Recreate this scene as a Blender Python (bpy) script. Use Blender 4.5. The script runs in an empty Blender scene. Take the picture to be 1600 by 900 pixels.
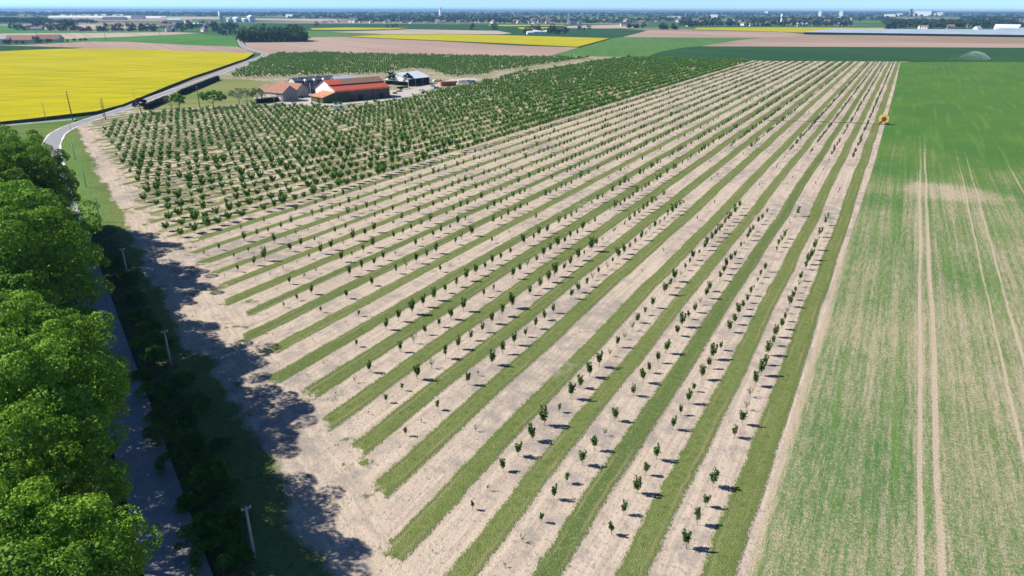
import bpy, math, random
import numpy as np
from mathutils import Vector, Matrix

R_ = math.radians
SC = bpy.context.scene
COL = SC.collection

# ------------------------------------------------------------------ camera, sky, sun, exposure
CAM_H = 50.0
F_PX, VP_X, HOR_Y, ROLL = 1067.0, 1430.0, 14.5, 0.003
pitch = math.atan((450 - HOR_Y) / F_PX)
yaw = math.atan2((VP_X - 800) / F_PX, math.cos(pitch) + math.sin(pitch) * (450 - HOR_Y) / F_PX)
fh = Vector((-math.sin(yaw), math.cos(yaw), 0))
rt = Vector((math.cos(yaw), math.sin(yaw), 0))
FW = fh * math.cos(pitch) - Vector((0, 0, 1)) * math.sin(pitch)
UP0 = fh * math.sin(pitch) + Vector((0, 0, 1)) * math.cos(pitch)
UP = UP0 * math.cos(ROLL) - rt * math.sin(ROLL)
RT = rt * math.cos(ROLL) + UP0 * math.sin(ROLL)
cam = bpy.data.cameras.new('camera')
cam.sensor_width = 36.0
cam.lens = 36.0 * F_PX / 1600.0
cam.clip_start = 0.5
cam.clip_end = 80000
co = bpy.data.objects.new('camera', cam)
COL.objects.link(co)
M = Matrix((RT, UP, -FW)).transposed().to_4x4()
M.translation = Vector((0, 0, CAM_H))
co.matrix_world = M
SC.camera = co

SHADOW_AZ, SUN_EL = 68.0, 41.0          # shadows point this way, clockwise from +Y
w = bpy.data.worlds.new('World')
SC.world = w
w.use_nodes = True
nt = w.node_tree
bg = nt.nodes['Background']
sky = nt.nodes.new('ShaderNodeTexSky')
sky.sky_type = 'NISHITA'
sky.sun_disc = False
sky.sun_elevation = R_(SUN_EL)
sky.sun_rotation = R_(SHADOW_AZ + 180)
sky.air_density = 0.55
sky.dust_density = 0.0
sky.ozone_density = 3.0
tint = nt.nodes.new('ShaderNodeMix')             # a clear, cool spring sky
tint.data_type = 'RGBA'; tint.blend_type = 'MULTIPLY'
tint.inputs[0].default_value = 1.0
tint.inputs[7].default_value = (0.76, 0.98, 1.24, 1)
nt.links.new(sky.outputs[0], tint.inputs[6])
nt.links.new(tint.outputs[2], bg.inputs[0])
bg.inputs[1].default_value = 0.072
sl = bpy.data.lights.new('sun', 'SUN')
sl.energy = 4.8
sl.angle = R_(0.5)
sl.color = (1.0, 0.955, 0.88)
so = bpy.data.objects.new('sun', sl)
COL.objects.link(so)
az = R_(SHADOW_AZ)
d = Vector((math.sin(az) * math.cos(R_(SUN_EL)), math.cos(az) * math.cos(R_(SUN_EL)), -math.sin(R_(SUN_EL))))
so.rotation_euler = d.to_track_quat('-Z', 'Y').to_euler()
SC.view_settings.view_transform = 'Standard'
SC.view_settings.look = 'None'
SC.view_settings.exposure = 0.8
SC.view_settings.gamma = 1.0
SC.cycles.max_bounces = 6
SC.cycles.transparent_max_bounces = 8
SC.cycles.volume_bounces = 0


# ------------------------------------------------------------------ helpers
def g(px, py, z=0.0):
    """where the sight line through a point of the photograph meets the height z"""
    v = FW + RT * ((px - 800) / F_PX) + UP * ((450 - py) / F_PX)
    t = (z - CAM_H) / v.z
    return v.x * t, v.y * t


def proj(X, Y, Z=0.0):
    v = Vector((X, Y, Z - CAM_H))
    dz = v.dot(FW)
    if dz < 1:
        return -9999, 9999
    return 800 + F_PX * v.dot(RT) / dz, 450 - F_PX * v.dot(UP) / dz


def tag(o, label=None, cat=None, group=None, kind=None):
    if label: o['label'] = label
    if cat: o['category'] = cat
    if group: o['group'] = group
    if kind: o['kind'] = kind
    return o


def empty(name, loc=(0, 0, 0), rz=0.0):
    o = bpy.data.objects.new(name, None)
    o.empty_display_size = 0.5
    COL.objects.link(o)
    o.location = loc
    o.rotation_euler = (0, 0, rz)
    return o


def link(name, me, parent=None, loc=None, rz=0.0):
    o = bpy.data.objects.new(name, me)
    COL.objects.link(o)
    if parent: o.parent = parent
    if loc is not None: o.location = loc
    if rz: o.rotation_euler = (0, 0, rz)
    return o


def copy_tree(o, parent=None):
    c = o.copy()
    COL.objects.link(c)
    if parent: c.parent = parent
    for ch in list(o.children):
        copy_tree(ch, c)
    return c


def np_mesh(name, verts, quads, mats, midx=None, smooth=False):
    """verts (N,3), quads (M,4)"""
    verts = np.asarray(verts, dtype=np.float32)
    quads = np.asarray(quads, dtype=np.int32)
    me = bpy.data.meshes.new(name)
    me.vertices.add(len(verts))
    me.vertices.foreach_set('co', verts.ravel())
    k = quads.shape[1]
    me.loops.add(quads.size)
    me.loops.foreach_set('vertex_index', quads.ravel())
    me.polygons.add(len(quads))
    me.polygons.foreach_set('loop_start', np.arange(len(quads), dtype=np.int32) * k)
    me.polygons.foreach_set('loop_total', np.full(len(quads), k, dtype=np.int32))
    for m in mats: me.materials.append(m)
    if midx is not None:
        me.polygons.foreach_set('material_index', np.asarray(midx, dtype=np.int32))
    if smooth:
        me.polygons.foreach_set('use_smooth', np.ones(len(quads), dtype=bool))
    me.update(calc_edges=True)
    me.validate()
    return me


class MB:
    """collects shapes of ONE part"""
    def __init__(s):
        s.v, s.f, s.m = [], [], []

    def add(s, vs, fs, mi=0):
        b = len(s.v)
        s.v += [tuple(v) for v in vs]
        for f in fs:
            s.f.append(tuple(b + i for i in f))
            s.m.append(mi)
        return s

    def box(s, x0, x1, y0, y1, z0, z1, mi=0):
        return s.add([(x0, y0, z0), (x1, y0, z0), (x1, y1, z0), (x0, y1, z0), (x0, y0, z1), (x1, y0, z1), (x1, y1, z1), (x0, y1, z1)],
                     [(0, 3, 2, 1), (4, 5, 6, 7), (0, 1, 5, 4), (1, 2, 6, 5), (2, 3, 7, 6), (3, 0, 4, 7)], mi)

    def prism(s, poly, z0, z1, mi=0):
        n = len(poly)
        vs = [(x, y, z0) for x, y in poly] + [(x, y, z1) for x, y in poly]
        return s.add(vs, [tuple(range(n - 1, -1, -1)), tuple(range(n, 2 * n))] + [(i, (i + 1) % n, n + (i + 1) % n, n + i) for i in range(n)], mi)

    def slab(s, a, b, c, d, t, mi=0):
        """a sheet with corners a b c d (seen from above counter-clockwise) and thickness t below it"""
        p = [Vector(q) for q in (a, b, c, d)]
        n = (p[1] - p[0]).cross(p[3] - p[0]).normalized()
        if n.z < 0: n = -n
        lo = [q - n * t for q in p]
        return s.add(p + lo, [(0, 1, 2, 3), (7, 6, 5, 4), (0, 4, 5, 1), (1, 5, 6, 2), (2, 6, 7, 3), (3, 7, 4, 0)], mi)

    def tube(s, pts, rad, n=6, mi=0, cap=True):
        pts = [Vector(p) for p in pts]
        if not hasattr(rad, '__len__'): rad = [rad] * len(pts)
        b = len(s.v)
        for i, p in enumerate(pts):
            t = (pts[min(i + 1, len(pts) - 1)] - pts[max(i - 1, 0)]).normalized()
            u = t.cross(Vector((0.31, 0.95, 0.05)))
            if u.length < .05: u = t.cross(Vector((1, 0, 0)))
            u.normalize()
            v = t.cross(u)
            for k in range(n):
                a = 2 * math.pi * k / n
                s.v.append(tuple(p + (u * math.cos(a) + v * math.sin(a)) * rad[i]))
        for i in range(len(pts) - 1):
            for k in range(n):
                s.f.append((b + i * n + k, b + i * n + (k + 1) % n, b + (i + 1) * n + (k + 1) % n, b + (i + 1) * n + k))
                s.m.append(mi)
        if cap:
            s.f.append(tuple(b + k for k in range(n - 1, -1, -1))); s.m.append(mi)
            e = b + (len(pts) - 1) * n
            s.f.append(tuple(e + k for k in range(n))); s.m.append(mi)
        return s

    def mesh(s, name, mats, smooth=False):
        me = bpy.data.meshes.new(name)
        me.from_pydata(s.v, [], s.f)
        if not isinstance(mats, (list, tuple)): mats = [mats]
        for m in mats: me.materials.append(m)
        for p, i in zip(me.polygons, s.m):
            p.material_index = i
            p.use_smooth = smooth
        me.update()
        return me

    def build(s, name, mats, parent=None, loc=None, rz=0.0, smooth=False):
        return link(name, s.mesh(name, mats, smooth), parent, loc, rz)


# ------------------------------------------------------------------ material nodes
class NT:
    def __init__(s, name):
        s.mat = bpy.data.materials.new(name)
        s.mat.use_nodes = True
        s.t = s.mat.node_tree
        s.t.nodes.clear()
        s.out = s.t.nodes.new('ShaderNodeOutputMaterial')

    def _set(s, sock, v):
        if v is None: return
        if isinstance(v, bpy.types.NodeSocket): s.t.links.new(v, sock)
        else:
            if hasattr(v, '__len__') and len(v) == 3 and sock.type == 'RGBA': v = (*v, 1)
            sock.default_value = v

    def m(s, op, a, b=None, c=None, clamp=False):
        n = s.t.nodes.new('ShaderNodeMath'); n.operation = op; n.use_clamp = clamp
        for i, v in enumerate((a, b, c)): s._set(n.inputs[i], v)
        return n.outputs[0]

    def pos(s):
        return s.t.nodes.new('ShaderNodeNewGeometry').outputs['Position']

    def obj(s):
        return s.t.nodes.new('ShaderNodeTexCoord').outputs['Object']

    def rnd(s):
        return s.t.nodes.new('ShaderNodeObjectInfo').outputs['Random']

    def sep(s, v):
        n = s.t.nodes.new('ShaderNodeSeparateXYZ'); s._set(n.inputs[0], v)
        return n.outputs[0], n.outputs[1], n.outputs[2]

    def comb(s, x, y, z=0.0):
        n = s.t.nodes.new('ShaderNodeCombineXYZ')
        for i, v in enumerate((x, y, z)): s._set(n.inputs[i], v)
        return n.outputs[0]

    def noise(s, vec, scale, detail=2.0, rough=0.5):
        n = s.t.nodes.new('ShaderNodeTexNoise')
        s._set(n.inputs['Vector'], vec)
        n.inputs['Scale'].default_value = scale
        n.inputs['Detail'].default_value = detail
        n.inputs['Roughness'].default_value = rough
        return n.outputs['Fac']

    def white(s, v):
        n = s.t.nodes.new('ShaderNodeTexWhiteNoise'); n.noise_dimensions = '1D'
        s._set(n.inputs['W'], v)
        return n.outputs['Value']

    def voro(s, vec, scale, out='Color'):
        n = s.t.nodes.new('ShaderNodeTexVoronoi')
        s._set(n.inputs['Vector'], vec)
        n.inputs['Scale'].default_value = scale
        return n.outputs[out]

    def stretch(s, vec, sx, sy, sz=1.0, rz=0.0):
        n = s.t.nodes.new('ShaderNodeMapping')
        s._set(n.inputs[0], vec)
        n.inputs['Scale'].default_value = (sx, sy, sz)
        if rz:
            n2 = s.t.nodes.new('ShaderNodeMapping')
            s._set(n2.inputs[0], vec)
            n2.inputs['Rotation'].default_value = (0, 0, rz)
            s.t.links.new(n2.outputs[0], n.inputs[0])
        return n.outputs[0]

    def step(s, x, lo, hi):
        n = s.t.nodes.new('ShaderNodeMapRange'); n.interpolation_type = 'SMOOTHSTEP'
        s._set(n.inputs['Value'], x)
        s._set(n.inputs['From Min'], lo)
        s._set(n.inputs['From Max'], hi)
        return n.outputs[0]

    def mix(s, f, a, b, mode='MIX'):
        n = s.t.nodes.new('ShaderNodeMix'); n.data_type = 'RGBA'; n.blend_type = mode
        s._set(n.inputs[0], f); s._set(n.inputs[6], a); s._set(n.inputs[7], b)
        return n.outputs[2]

    def bump(s, h, dist=0.1, strength=1.0):
        n = s.t.nodes.new('ShaderNodeBump')
        n.inputs['Distance'].default_value = dist
        n.inputs['Strength'].default_value = strength
        s._set(n.inputs['Height'], h)
        return n.outputs[0]

    def bsdf(s, col, rough=0.9, spec=0.2, metal=0.0, normal=None):
        n = s.t.nodes.new('ShaderNodeBsdfPrincipled')
        s._set(n.inputs['Base Color'], col)
        s._set(n.inputs['Roughness'], rough)
        n.inputs['Specular IOR Level'].default_value = spec
        n.inputs['Metallic'].default_value = metal
        if normal is not None: s._set(n.inputs['Normal'], normal)
        s.t.links.new(n.outputs[0], s.out.inputs[0])
        return n.outputs[0]

    def leaf(s, col, trans=0.3, rough=0.6):
        b = s.bsdf(col, rough, 0.1)
        tr = s.t.nodes.new('ShaderNodeBsdfTranslucent')
        s._set(tr.inputs[0], col)
        mx = s.t.nodes.new('ShaderNodeMixShader')
        mx.inputs[0].default_value = trans
        s.t.links.new(b, mx.inputs[1]); s.t.links.new(tr.outputs[0], mx.inputs[2])
        s.t.links.new(mx.outputs[0], s.out.inputs[0])


def speckled(name, c1, c2, scale=0.5, rough=0.9, spec=0.2, metal=0.0, detail=3.0, space='obj'):
    n = NT(name)
    f = n.noise(n.obj() if space == 'obj' else n.pos(), scale, detail, 0.6)
    n.bsdf(n.mix(n.step(f, 0.3, 0.7), c1, c2), rough, spec, metal)
    return n.mat


def striped_field(name, c1, c2, c3, rz, fine=0.25, big=0.01, speck=0.6):
    """drilled or ploughed field: streaks along the working direction, patches across it"""
    n = NT(name)
    p = n.pos()
    st = n.noise(n.stretch(p, fine, fine * 0.02, 1, rz), 1.0, 3, 0.6)
    bl = n.noise(n.stretch(p, big, big * 0.4, 1, rz), 1.0, 3, 0.55)
    sp = n.noise(p, speck, 2, 0.6)
    c = n.mix(n.step(bl, 0.35, 0.68), c1, c2)
    c = n.mix(n.m('MULTIPLY', n.step(st, 0.45, 0.7), 0.6), c, c3)
    c = n.mix(n.m('MULTIPLY', n.step(sp, 0.4, 0.75), 0.35), c, c1)
    n.bsdf(c, 0.95, 0.0)
    return n.mat


SOIL_A, SOIL_B, SOIL_C = (0.49, 0.40, 0.31), (0.37, 0.30, 0.235), (0.25, 0.22, 0.195)
PITCH, STRIP0, ROW0 = 7.28, -6.6, -10.24


def orchard_material():
    n = NT('orchard soil and grass')
    p = n.pos()
    x, y, z = n.sep(p)
    n_big = n.noise(p, 0.035, 3, 0.5)
    n_mid = n.noise(p, 0.35, 3, 0.6)
    n_fine = n.noise(p, 2.2, 3, 0.7)
    n_vfine = n.noise(p, 6.0, 2, 0.7)
    # distance to the middle of the nearest grass strip
    wob = n.m('ADD', n.m('MULTIPLY', n.m('SUBTRACT', n.noise(n.comb(0, n.m('MULTIPLY', y, 0.03), n.m('MULTIPLY', x, 0.02)), 1.0, 2), 0.5), 1.5),
              n.m('MULTIPLY', n.m('SUBTRACT', n_mid, 0.5), 0.75))
    xs = n.m('ADD', x, wob)
    u = n.m('DIVIDE', n.m('SUBTRACT', xs, STRIP0), PITCH)
    k = n.m('ROUND', u)
    dist = n.m('MULTIPLY', n.m('ABSOLUTE', n.m('SUBTRACT', u, k)), PITCH)
    rnd = n.white(k)
    half = n.m('ADD', n.m('SUBTRACT', 1.32, n.m('MULTIPLY', n.step(x, -60.0, -120.0), 0.25)), n.m('MULTIPLY', rnd, 0.40))
    edge = n.m('ADD', n.m('SUBTRACT', dist, half), n.m('MULTIPLY', n.m('SUBTRACT', n_fine, 0.5), 1.7))
    strip = n.m('SUBTRACT', 1.0, n.step(edge, -0.22, 0.22))
    # the headland: s metres in from the ends of the strips
    s = n.m('SUBTRACT', n.m('ADD', y, n.m('MULTIPLY', x, 0.52)), 23.8)
    s2 = n.m('ADD', s, n.m('ADD', n.m('MULTIPLY', n.m('SUBTRACT', n.white(n.m('ADD', k, 31.7)), 0.5), 4.5), n.m('MULTIPLY', n.m('SUBTRACT', n_mid, 0.5), 11.0)))
    s2 = n.m('ADD', s2, n.m('MULTIPLY', n.step(x, -138.0, -150.0), 5.5))
    inside = n.step(n.m('ADD', s2, n.m('MULTIPLY', n.m('SUBTRACT', n_fine, 0.5), 3.0)), -0.8, 0.8)
    sx = n.m('LESS_THAN', x, -4.9)
    strip = n.m('MULTIPLY', strip, n.m('MULTIPLY', inside, sx))
    # worn gap across some strips
    worn = n.step(n.noise(n.stretch(p, 0.06, 0.02), 1.0, 2), 0.68, 0.74)
    strip = n.m('MULTIPLY', strip, n.m('SUBTRACT', 1.0, n.m('MULTIPLY', worn, n.step(n_mid, 0.45, 0.6))))
    # weeds in the tilled bands of the older block
    old = n.step(x, -139.0, -146.0)
    oldg = n.m('MULTIPLY', n.m('MULTIPLY', old, inside), n.step(n.m('ADD', n_mid, n.m('MULTIPLY', n.m('SUBTRACT', n_big, 0.5), 0.8)), 0.44, 0.58))
    # verge between field and road
    vb = n.m('ADD', s, n.m('ADD', n.m('MULTIPLY', n.m('SUBTRACT', n.noise(p, 0.09, 3, 0.6), 0.5), 11.0), n.m('MULTIPLY', n.m('SUBTRACT', n_fine, 0.5), 2.2)))
    off = n.m('MULTIPLY', n.step(x, -110.0, -60.0), 3.6)
    verge = n.m('SUBTRACT', 1.0, n.step(n.m('SUBTRACT', vb, off), -12.4, -10.9))
    # loose tufts on the headland and the tilled bands
    tuft = n.m('MULTIPLY', n.step(n.noise(p, 0.22, 4, 0.7), 0.60, 0.66), n.m('SUBTRACT', 1.0, n.step(s, 2.0, 9.0)))
    weeds = n.m('MULTIPLY', n.step(n.noise(p, 0.8, 3, 0.75), 0.70, 0.76), 0.5)
    grass = n.m('MAXIMUM', n.m('MAXIMUM', strip, verge), n.m('MAXIMUM', n.m('MAXIMUM', tuft, weeds), n.m('MULTIPLY', oldg, 0.6)))
    grass = n.m('MULTIPLY', grass, n.m('ADD', 0.72, n.m('MULTIPLY', n.step(n_vfine, 0.38, 0.55), 0.28)))
    # soil: raked streaks along the rows, wheel tracks along the headland
    streak = n.noise(n.stretch(p, 1.5, 0.05), 1.0, 3, 0.65)
    head = n.noise(n.stretch(p, 0.12, 1.3, 1, R_(27.5)), 1.0, 3, 0.65)
    sk = n.mix(inside, n.comb(head, head, head), n.comb(streak, streak, streak))
    sk = n.sep(sk)[0]
    soil = n.mix(n.step(sk, 0.35, 0.68), SOIL_A, SOIL_B)
    soil = n.mix(n.m('MULTIPLY', n.step(n.m('ADD', n_mid, n.m('MULTIPLY', n.m('SUBTRACT', n_big, 0.5), 0.9)), 0.42, 0.75), 0.85), soil, SOIL_C)
    soil = n.mix(n.m('MULTIPLY', n.step(n_fine, 0.5, 0.70), 0.6), soil, (0.22, 0.185, 0.15))
    n_clod = n.noise(p, 1.1, 4, 0.75)
    soil = n.mix(n.m('MULTIPLY', n.step(n_clod, 0.54, 0.66), 0.45), soil, (0.20, 0.165, 0.135))
    soil = n.mix(n.m('MULTIPLY', n.step(n_vfine, 0.55, 0.8), 0.55), soil, (0.56, 0.46, 0.36))
    # grass: dry yellow in the middle of a strip, greener at its edges and on the verge
    ga, gb, gc = (0.118, 0.165, 0.034), (0.066, 0.125, 0.022), (0.28, 0.275, 0.12)
    gr = n.mix(n.step(n.m('ADD', n_mid, n.m('MULTIPLY', n.m('SUBTRACT', n.white(n.m('ADD', k, 7.3)), 0.5), 0.75)), 0.3, 0.7), gb, ga)
    gr = n.mix(n.m('MULTIPLY', n.step(n_fine, 0.50, 0.66), 0.75), gr, gc)
    gr = n.mix(n.m('MULTIPLY', n.step(n_clod, 0.50, 0.62), 0.8), gr, (0.060, 0.105, 0.018))
    gr = n.mix(n.m('MULTIPLY', n.step(n_vfine, 0.5, 0.75), 0.65), gr, (0.065, 0.105, 0.02))
    rim = n.m('MULTIPLY', strip, n.step(n.m('ADD', edge, n.m('MULTIPLY', n.m('SUBTRACT', rnd, 0.5), 0.8)), -0.95, -0.35))
    gr = n.mix(n.m('MULTIPLY', rim, 0.75), gr, (0.085, 0.135, 0.026))
    rut = n.m('SUBTRACT', 1.0, n.step(n.m('ABSOLUTE', n.m('SUBTRACT', dist, 0.78)), 0.08, 0.26))
    rut = n.m('MULTIPLY', n.m('MULTIPLY', rut, strip), n.step(n.noise(n.stretch(p, 0.5, 0.06), 1.0, 3), 0.42, 0.62))
    gr = n.mix(n.m('MULTIPLY', rut, 0.6), gr, (0.24, 0.215, 0.10))
    lush = n.m('MULTIPLY', verge, n.step(s, -11.0, -17.0))
    gr = n.mix(n.m('MULTIPLY', lush, 0.8), gr, (0.085, 0.19, 0.030))
    # verge brambles by the wood, darkened to paint in the trees' deep shade
    verge_shade = n.m('MULTIPLY', n.m('MULTIPLY', verge, n.step(x, -172.0, -160.0)), n.step(n.m('ADD', s, n.m('MULTIPLY', n.m('SUBTRACT', n_mid, 0.5), 6.0)), -13.5, -15.5))
    gr = n.mix(n.m('MULTIPLY', verge_shade, 0.9), gr, n.mix(n.step(n_clod, 0.42, 0.6), (0.045, 0.085, 0.016), (0.022, 0.034, 0.010)))
    oldf = n.m('MULTIPLY', oldg, 0.6)
    gr = n.mix(oldf, gr, (0.16, 0.155, 0.06))
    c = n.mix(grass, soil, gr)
    hgt = n.m('ADD', n.m('MULTIPLY', n_fine, 0.6), n.m('ADD', n.m('MULTIPLY', n_vfine, 0.35), n.m('MULTIPLY', grass, 0.6)))
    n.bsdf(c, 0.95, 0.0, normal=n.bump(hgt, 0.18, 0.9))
    return n.mat


def wheat_material():
    n = NT('young wheat on sandy soil')
    p = n.pos()
    x, y, z = n.sep(p)
    rows = n.noise(n.stretch(p, 2.2, 0.28), 1.0, 3, 0.7)
    lines = n.noise(n.stretch(p, 1.1, 0.012), 1.0, 2, 0.6)
    fine = n.noise(p, 2.2, 3, 0.75)
    vfine = n.noise(n.stretch(p, 7.0, 4.0), 1.0, 3, 0.75)
    bands = n.noise(n.stretch(p, 0.30, 0.016), 1.0, 3, 0.6)
    patch = n.noise(n.stretch(p, 0.022, 0.018), 1.0, 3, 0.55)
    far = n.step(y, 140.0, 440.0)
    cover = n.m('ADD', 0.527, n.m('MULTIPLY', far, 0.22))
    cover = n.m('ADD', cover, n.m('MULTIPLY', n.m('SUBTRACT', bands, 0.5), 0.22))
    cover = n.m('ADD', cover, n.m('MULTIPLY', n.m('SUBTRACT', lines, 0.5), 0.24))
    cover = n.m('ADD', cover, n.m('MULTIPLY', n.m('SUBTRACT', patch, 0.5), 0.34))
    # wheel tracks of the sprayer
    def track(x0, slope, half, y1):
        c = n.m('ADD', x0, n.m('MULTIPLY', y, slope))
        c = n.m('ADD', c, n.m('MULTIPLY', n.m('SUBTRACT', n.noise(n.comb(0, n.m('MULTIPLY', y, 0.02), x0), 1.0, 2), 0.5), 1.2))
        a = n.m('SUBTRACT', 1.0, n.step(n.m('ABSOLUTE', n.m('SUBTRACT', x, c)), half * 0.5, half * 1.35))
        return n.m('MULTIPLY', a, n.m('SUBTRACT', 1.0, n.m('MULTIPLY', n.step(y, y1 * 0.8, y1 * 1.25), 0.8)))
    tr = track(9.9, 0.0045, 0.27, 300)
    for a in ((11.9, 0.003, 0.34, 330), (20.3, 0.010, 0.22, 300), (23.2, 0.010, 0.22, 300), (36.0, 0.008, 0.3, 320)):
        tr = n.m('MAXIMUM', tr, track(*a))
    between = n.m('MULTIPLY', n.m('MULTIPLY', n.step(x, 9.0, 10.0), n.m('SUBTRACT', 1.0, n.step(x, 12.0, 13.2))), n.m('SUBTRACT', 1.0, n.step(y, 240.0, 320.0)))
    cover = n.m('SUBTRACT', cover, n.m('MULTIPLY', between, 0.05))
    cover = n.m('SUBTRACT', cover, n.m('MULTIPLY', tr, n.m('ADD', 0.02, n.m('MULTIPLY', fine, 0.24))))
    # a bare blown-out patch beside the tracks
    bx = n.m('DIVIDE', n.m('SUBTRACT', x, 20.0), 12.0)
    by = n.m('DIVIDE', n.m('SUBTRACT', y, 236.0), 10.0)
    rr = n.m('ADD', n.m('ADD', n.m('MULTIPLY', bx, bx), n.m('MULTIPLY', by, by)), n.m('MULTIPLY', n.m('SUBTRACT', n.noise(p, 0.12, 3), 0.5), 2.0))
    cover = n.m('SUBTRACT', cover, n.m('MULTIPLY', n.m('SUBTRACT', 1.0, n.step(rr, 0.0, 2.2)), 0.11))
    edge = n.m('SUBTRACT', 1.0, n.step(n.m('ADD', x, n.m('MULTIPLY', n.m('SUBTRACT', fine, 0.5), 2.0)), -4.9, -3.0))
    cover = n.m('SUBTRACT', cover, n.m('MULTIPLY', edge, 0.2))
    mixn = n.m('ADD', n.m('MULTIPLY', rows, 0.28), n.m('ADD', n.m('MULTIPLY', fine, 0.34), n.m('MULTIPLY', vfine, 0.38)))
    green = n.step(n.m('SUBTRACT', cover, mixn), -0.15, 0.14)
    soil = n.mix(n.step(vfine, 0.35, 0.7), (0.33, 0.265, 0.185), (0.47, 0.385, 0.285))
    ga = n.mix(n.step(patch, 0.35, 0.65), (0.080, 0.155, 0.034), (0.060, 0.140, 0.036))
    ga = n.mix(n.m('MULTIPLY', n.step(vfine, 0.5, 0.75), 0.6), ga, (0.045, 0.115, 0.022))
    ga = n.mix(n.m('MULTIPLY', n.step(bands, 0.5, 0.7), 0.5), ga, (0.115, 0.205, 0.050))
    c = n.mix(green, soil, ga)
    n.bsdf(c, 0.95, 0.0, normal=n.bump(n.m('ADD', fine, n.m('MULTIPLY', green, 0.5)), 0.12, 0.7))
    return n.mat


def rape_material():
    n = NT('flowering rapeseed')
    p = n.pos()
    st = n.noise(n.stretch(p, 0.012, 0.11, 1, R_(-20)), 1.0, 4, 0.6)
    fine = n.noise(p, 0.9, 3, 0.7)
    big = n.noise(p, 0.012, 3, 0.5)
    c = n.mix(n.step(st, 0.36, 0.68), (0.45, 0.375, 0.006), (0.30, 0.29, 0.015))
    c = n.mix(n.m('MULTIPLY', n.step(fine, 0.40, 0.75), 0.55), c, (0.20, 0.23, 0.03))
    c = n.mix(n.m('MULTIPLY', n.step(big, 0.5, 0.7), 0.35), c, (0.45, 0.38, 0.04))
    x, y, z = n.sep(p)
    q = n.m('SUBTRACT', n.m('ADD', n.m('MULTIPLY', x, -0.99198), n.m('MULTIPLY', y, 0.12636)), 724.116)
    q = n.m('ADD', q, n.m('MULTIPLY', n.noise(p, 0.01, 2), 8.0))
    tl = n.m('ABSOLUTE', n.m('SUBTRACT', n.m('DIVIDE', q, 36.0), n.m('ROUND', n.m('DIVIDE', q, 36.0))))
    c = n.mix(n.m('MULTIPLY', n.m('SUBTRACT', 1.0, n.step(tl, 0.012, 0.045)), 0.6), c, (0.14, 0.17, 0.03))
    n.bsdf(c, 0.95, 0.0, normal=n.bump(fine, 0.4, 0.8))
    return n.mat


def leaf_material(name, a, b, trans=0.3, scale=0.6, vary=0.35):
    n = NT(name)
    p = n.obj()
    f = n.noise(p, scale, 3, 0.7)
    c = n.mix(n.step(f, 0.3, 0.7), a, b)
    r = n.rnd()
    dark = tuple(q * (1 - vary) for q in a)
    c = n.mix(n.m('MULTIPLY', r, 0.6), c, dark)
    n.leaf(c, trans)
    return n.mat


def plain_material():
    n = NT('far plain')
    p = n.pos()
    v = n.voro(n.stretch(p, 0.0016, 0.003, 1, R_(-28)), 1.0)
    s = n.sep(v)
    f = n.noise(p, 0.02, 3)
    c = n.mix(n.step(s[0], 0.55, 0.6), (0.055, 0.11, 0.045), (0.10, 0.16, 0.055))
    c = n.mix(n.step(s[1], 0.8, 0.85), c, (0.27, 0.215, 0.165))
    c = n.mix(n.m('MULTIPLY', f, 0.3), c, (0.05, 0.08, 0.03))
    n.bsdf(c, 0.95, 0.0)
    return n.mat


def road_material():
    n = NT('worn asphalt lane')
    p = n.pos()
    f = n.noise(p, 0.6, 4, 0.7)
    v = n.noise(p, 5.0, 2, 0.7)
    c = n.mix(n.step(f, 0.35, 0.7), (0.21, 0.205, 0.215), (0.27, 0.26, 0.26))
    c = n.mix(n.m('MULTIPLY', n.step(v, 0.5, 0.8), 0.5), c, (0.15, 0.15, 0.155))
    n.bsdf(c, 0.85, 0.25)
    return n.mat


def roof_material(name, a, b, rz=0.0, rough=0.85):
    n = NT(name)
    p = n.obj()
    f = n.noise(p, 0.45, 4, 0.7)
    v = n.noise(p, 3.0, 2, 0.6)
    c = n.mix(n.step(f, 0.35, 0.68), a, b)
    c = n.mix(n.m('MULTIPLY', n.step(v, 0.5, 0.8), 0.4), c, tuple(q * 0.6 for q in a))
    n.bsdf(c, rough, 0.25)
    return n.mat


MT = {}
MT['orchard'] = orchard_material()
MT['wheat'] = wheat_material()
MT['rape'] = rape_material()
MT['plain'] = plain_material()
MT['road'] = road_material()
MT['floor'] = speckled('leaf litter and ivy', (0.035, 0.050, 0.014), (0.075, 0.062, 0.035), 0.5, space='pos')
MT['stems'] = speckled('rapeseed stems', (0.05, 0.085, 0.02), (0.09, 0.13, 0.03), 0.8)
MT['gravel'] = speckled('pale gravel', (0.44, 0.40, 0.35), (0.36, 0.32, 0.27), 0.8, space='pos')
MT['roadedge'] = speckled('chalky road edge', (0.62, 0.60, 0.57), (0.50, 0.48, 0.44), 0.9, space='pos')
MT['track'] = speckled('grassy farm track', (0.36, 0.31, 0.22), (0.24, 0.23, 0.12), 0.25, space='pos')
MT['greytrack'] = speckled('grey side lane', (0.27, 0.28, 0.26), (0.20, 0.22, 0.17), 0.3, space='pos')
MT['leaf_oak'] = leaf_material('fresh oak leaves', (0.145, 0.300, 0.026), (0.26, 0.45, 0.042), 0.28, 0.35)
MT['leaf_oak2'] = leaf_material('darker wood leaves', (0.115, 0.250, 0.026), (0.20, 0.37, 0.038), 0.28, 0.35)
MT['leaf_lime'] = leaf_material('yellow green leaves', (0.150, 0.300, 0.024), (0.25, 0.42, 0.038), 0.28, 0.35)
MT['leaf_grey'] = leaf_material('grey green sparse leaves', (0.125, 0.165, 0.080), (0.185, 0.22, 0.12), 0.25, 0.4)
MT['leaf_fruit'] = leaf_material('fruit tree leaves', (0.068, 0.150, 0.028), (0.115, 0.225, 0.040), 0.32, 1.2)
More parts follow.
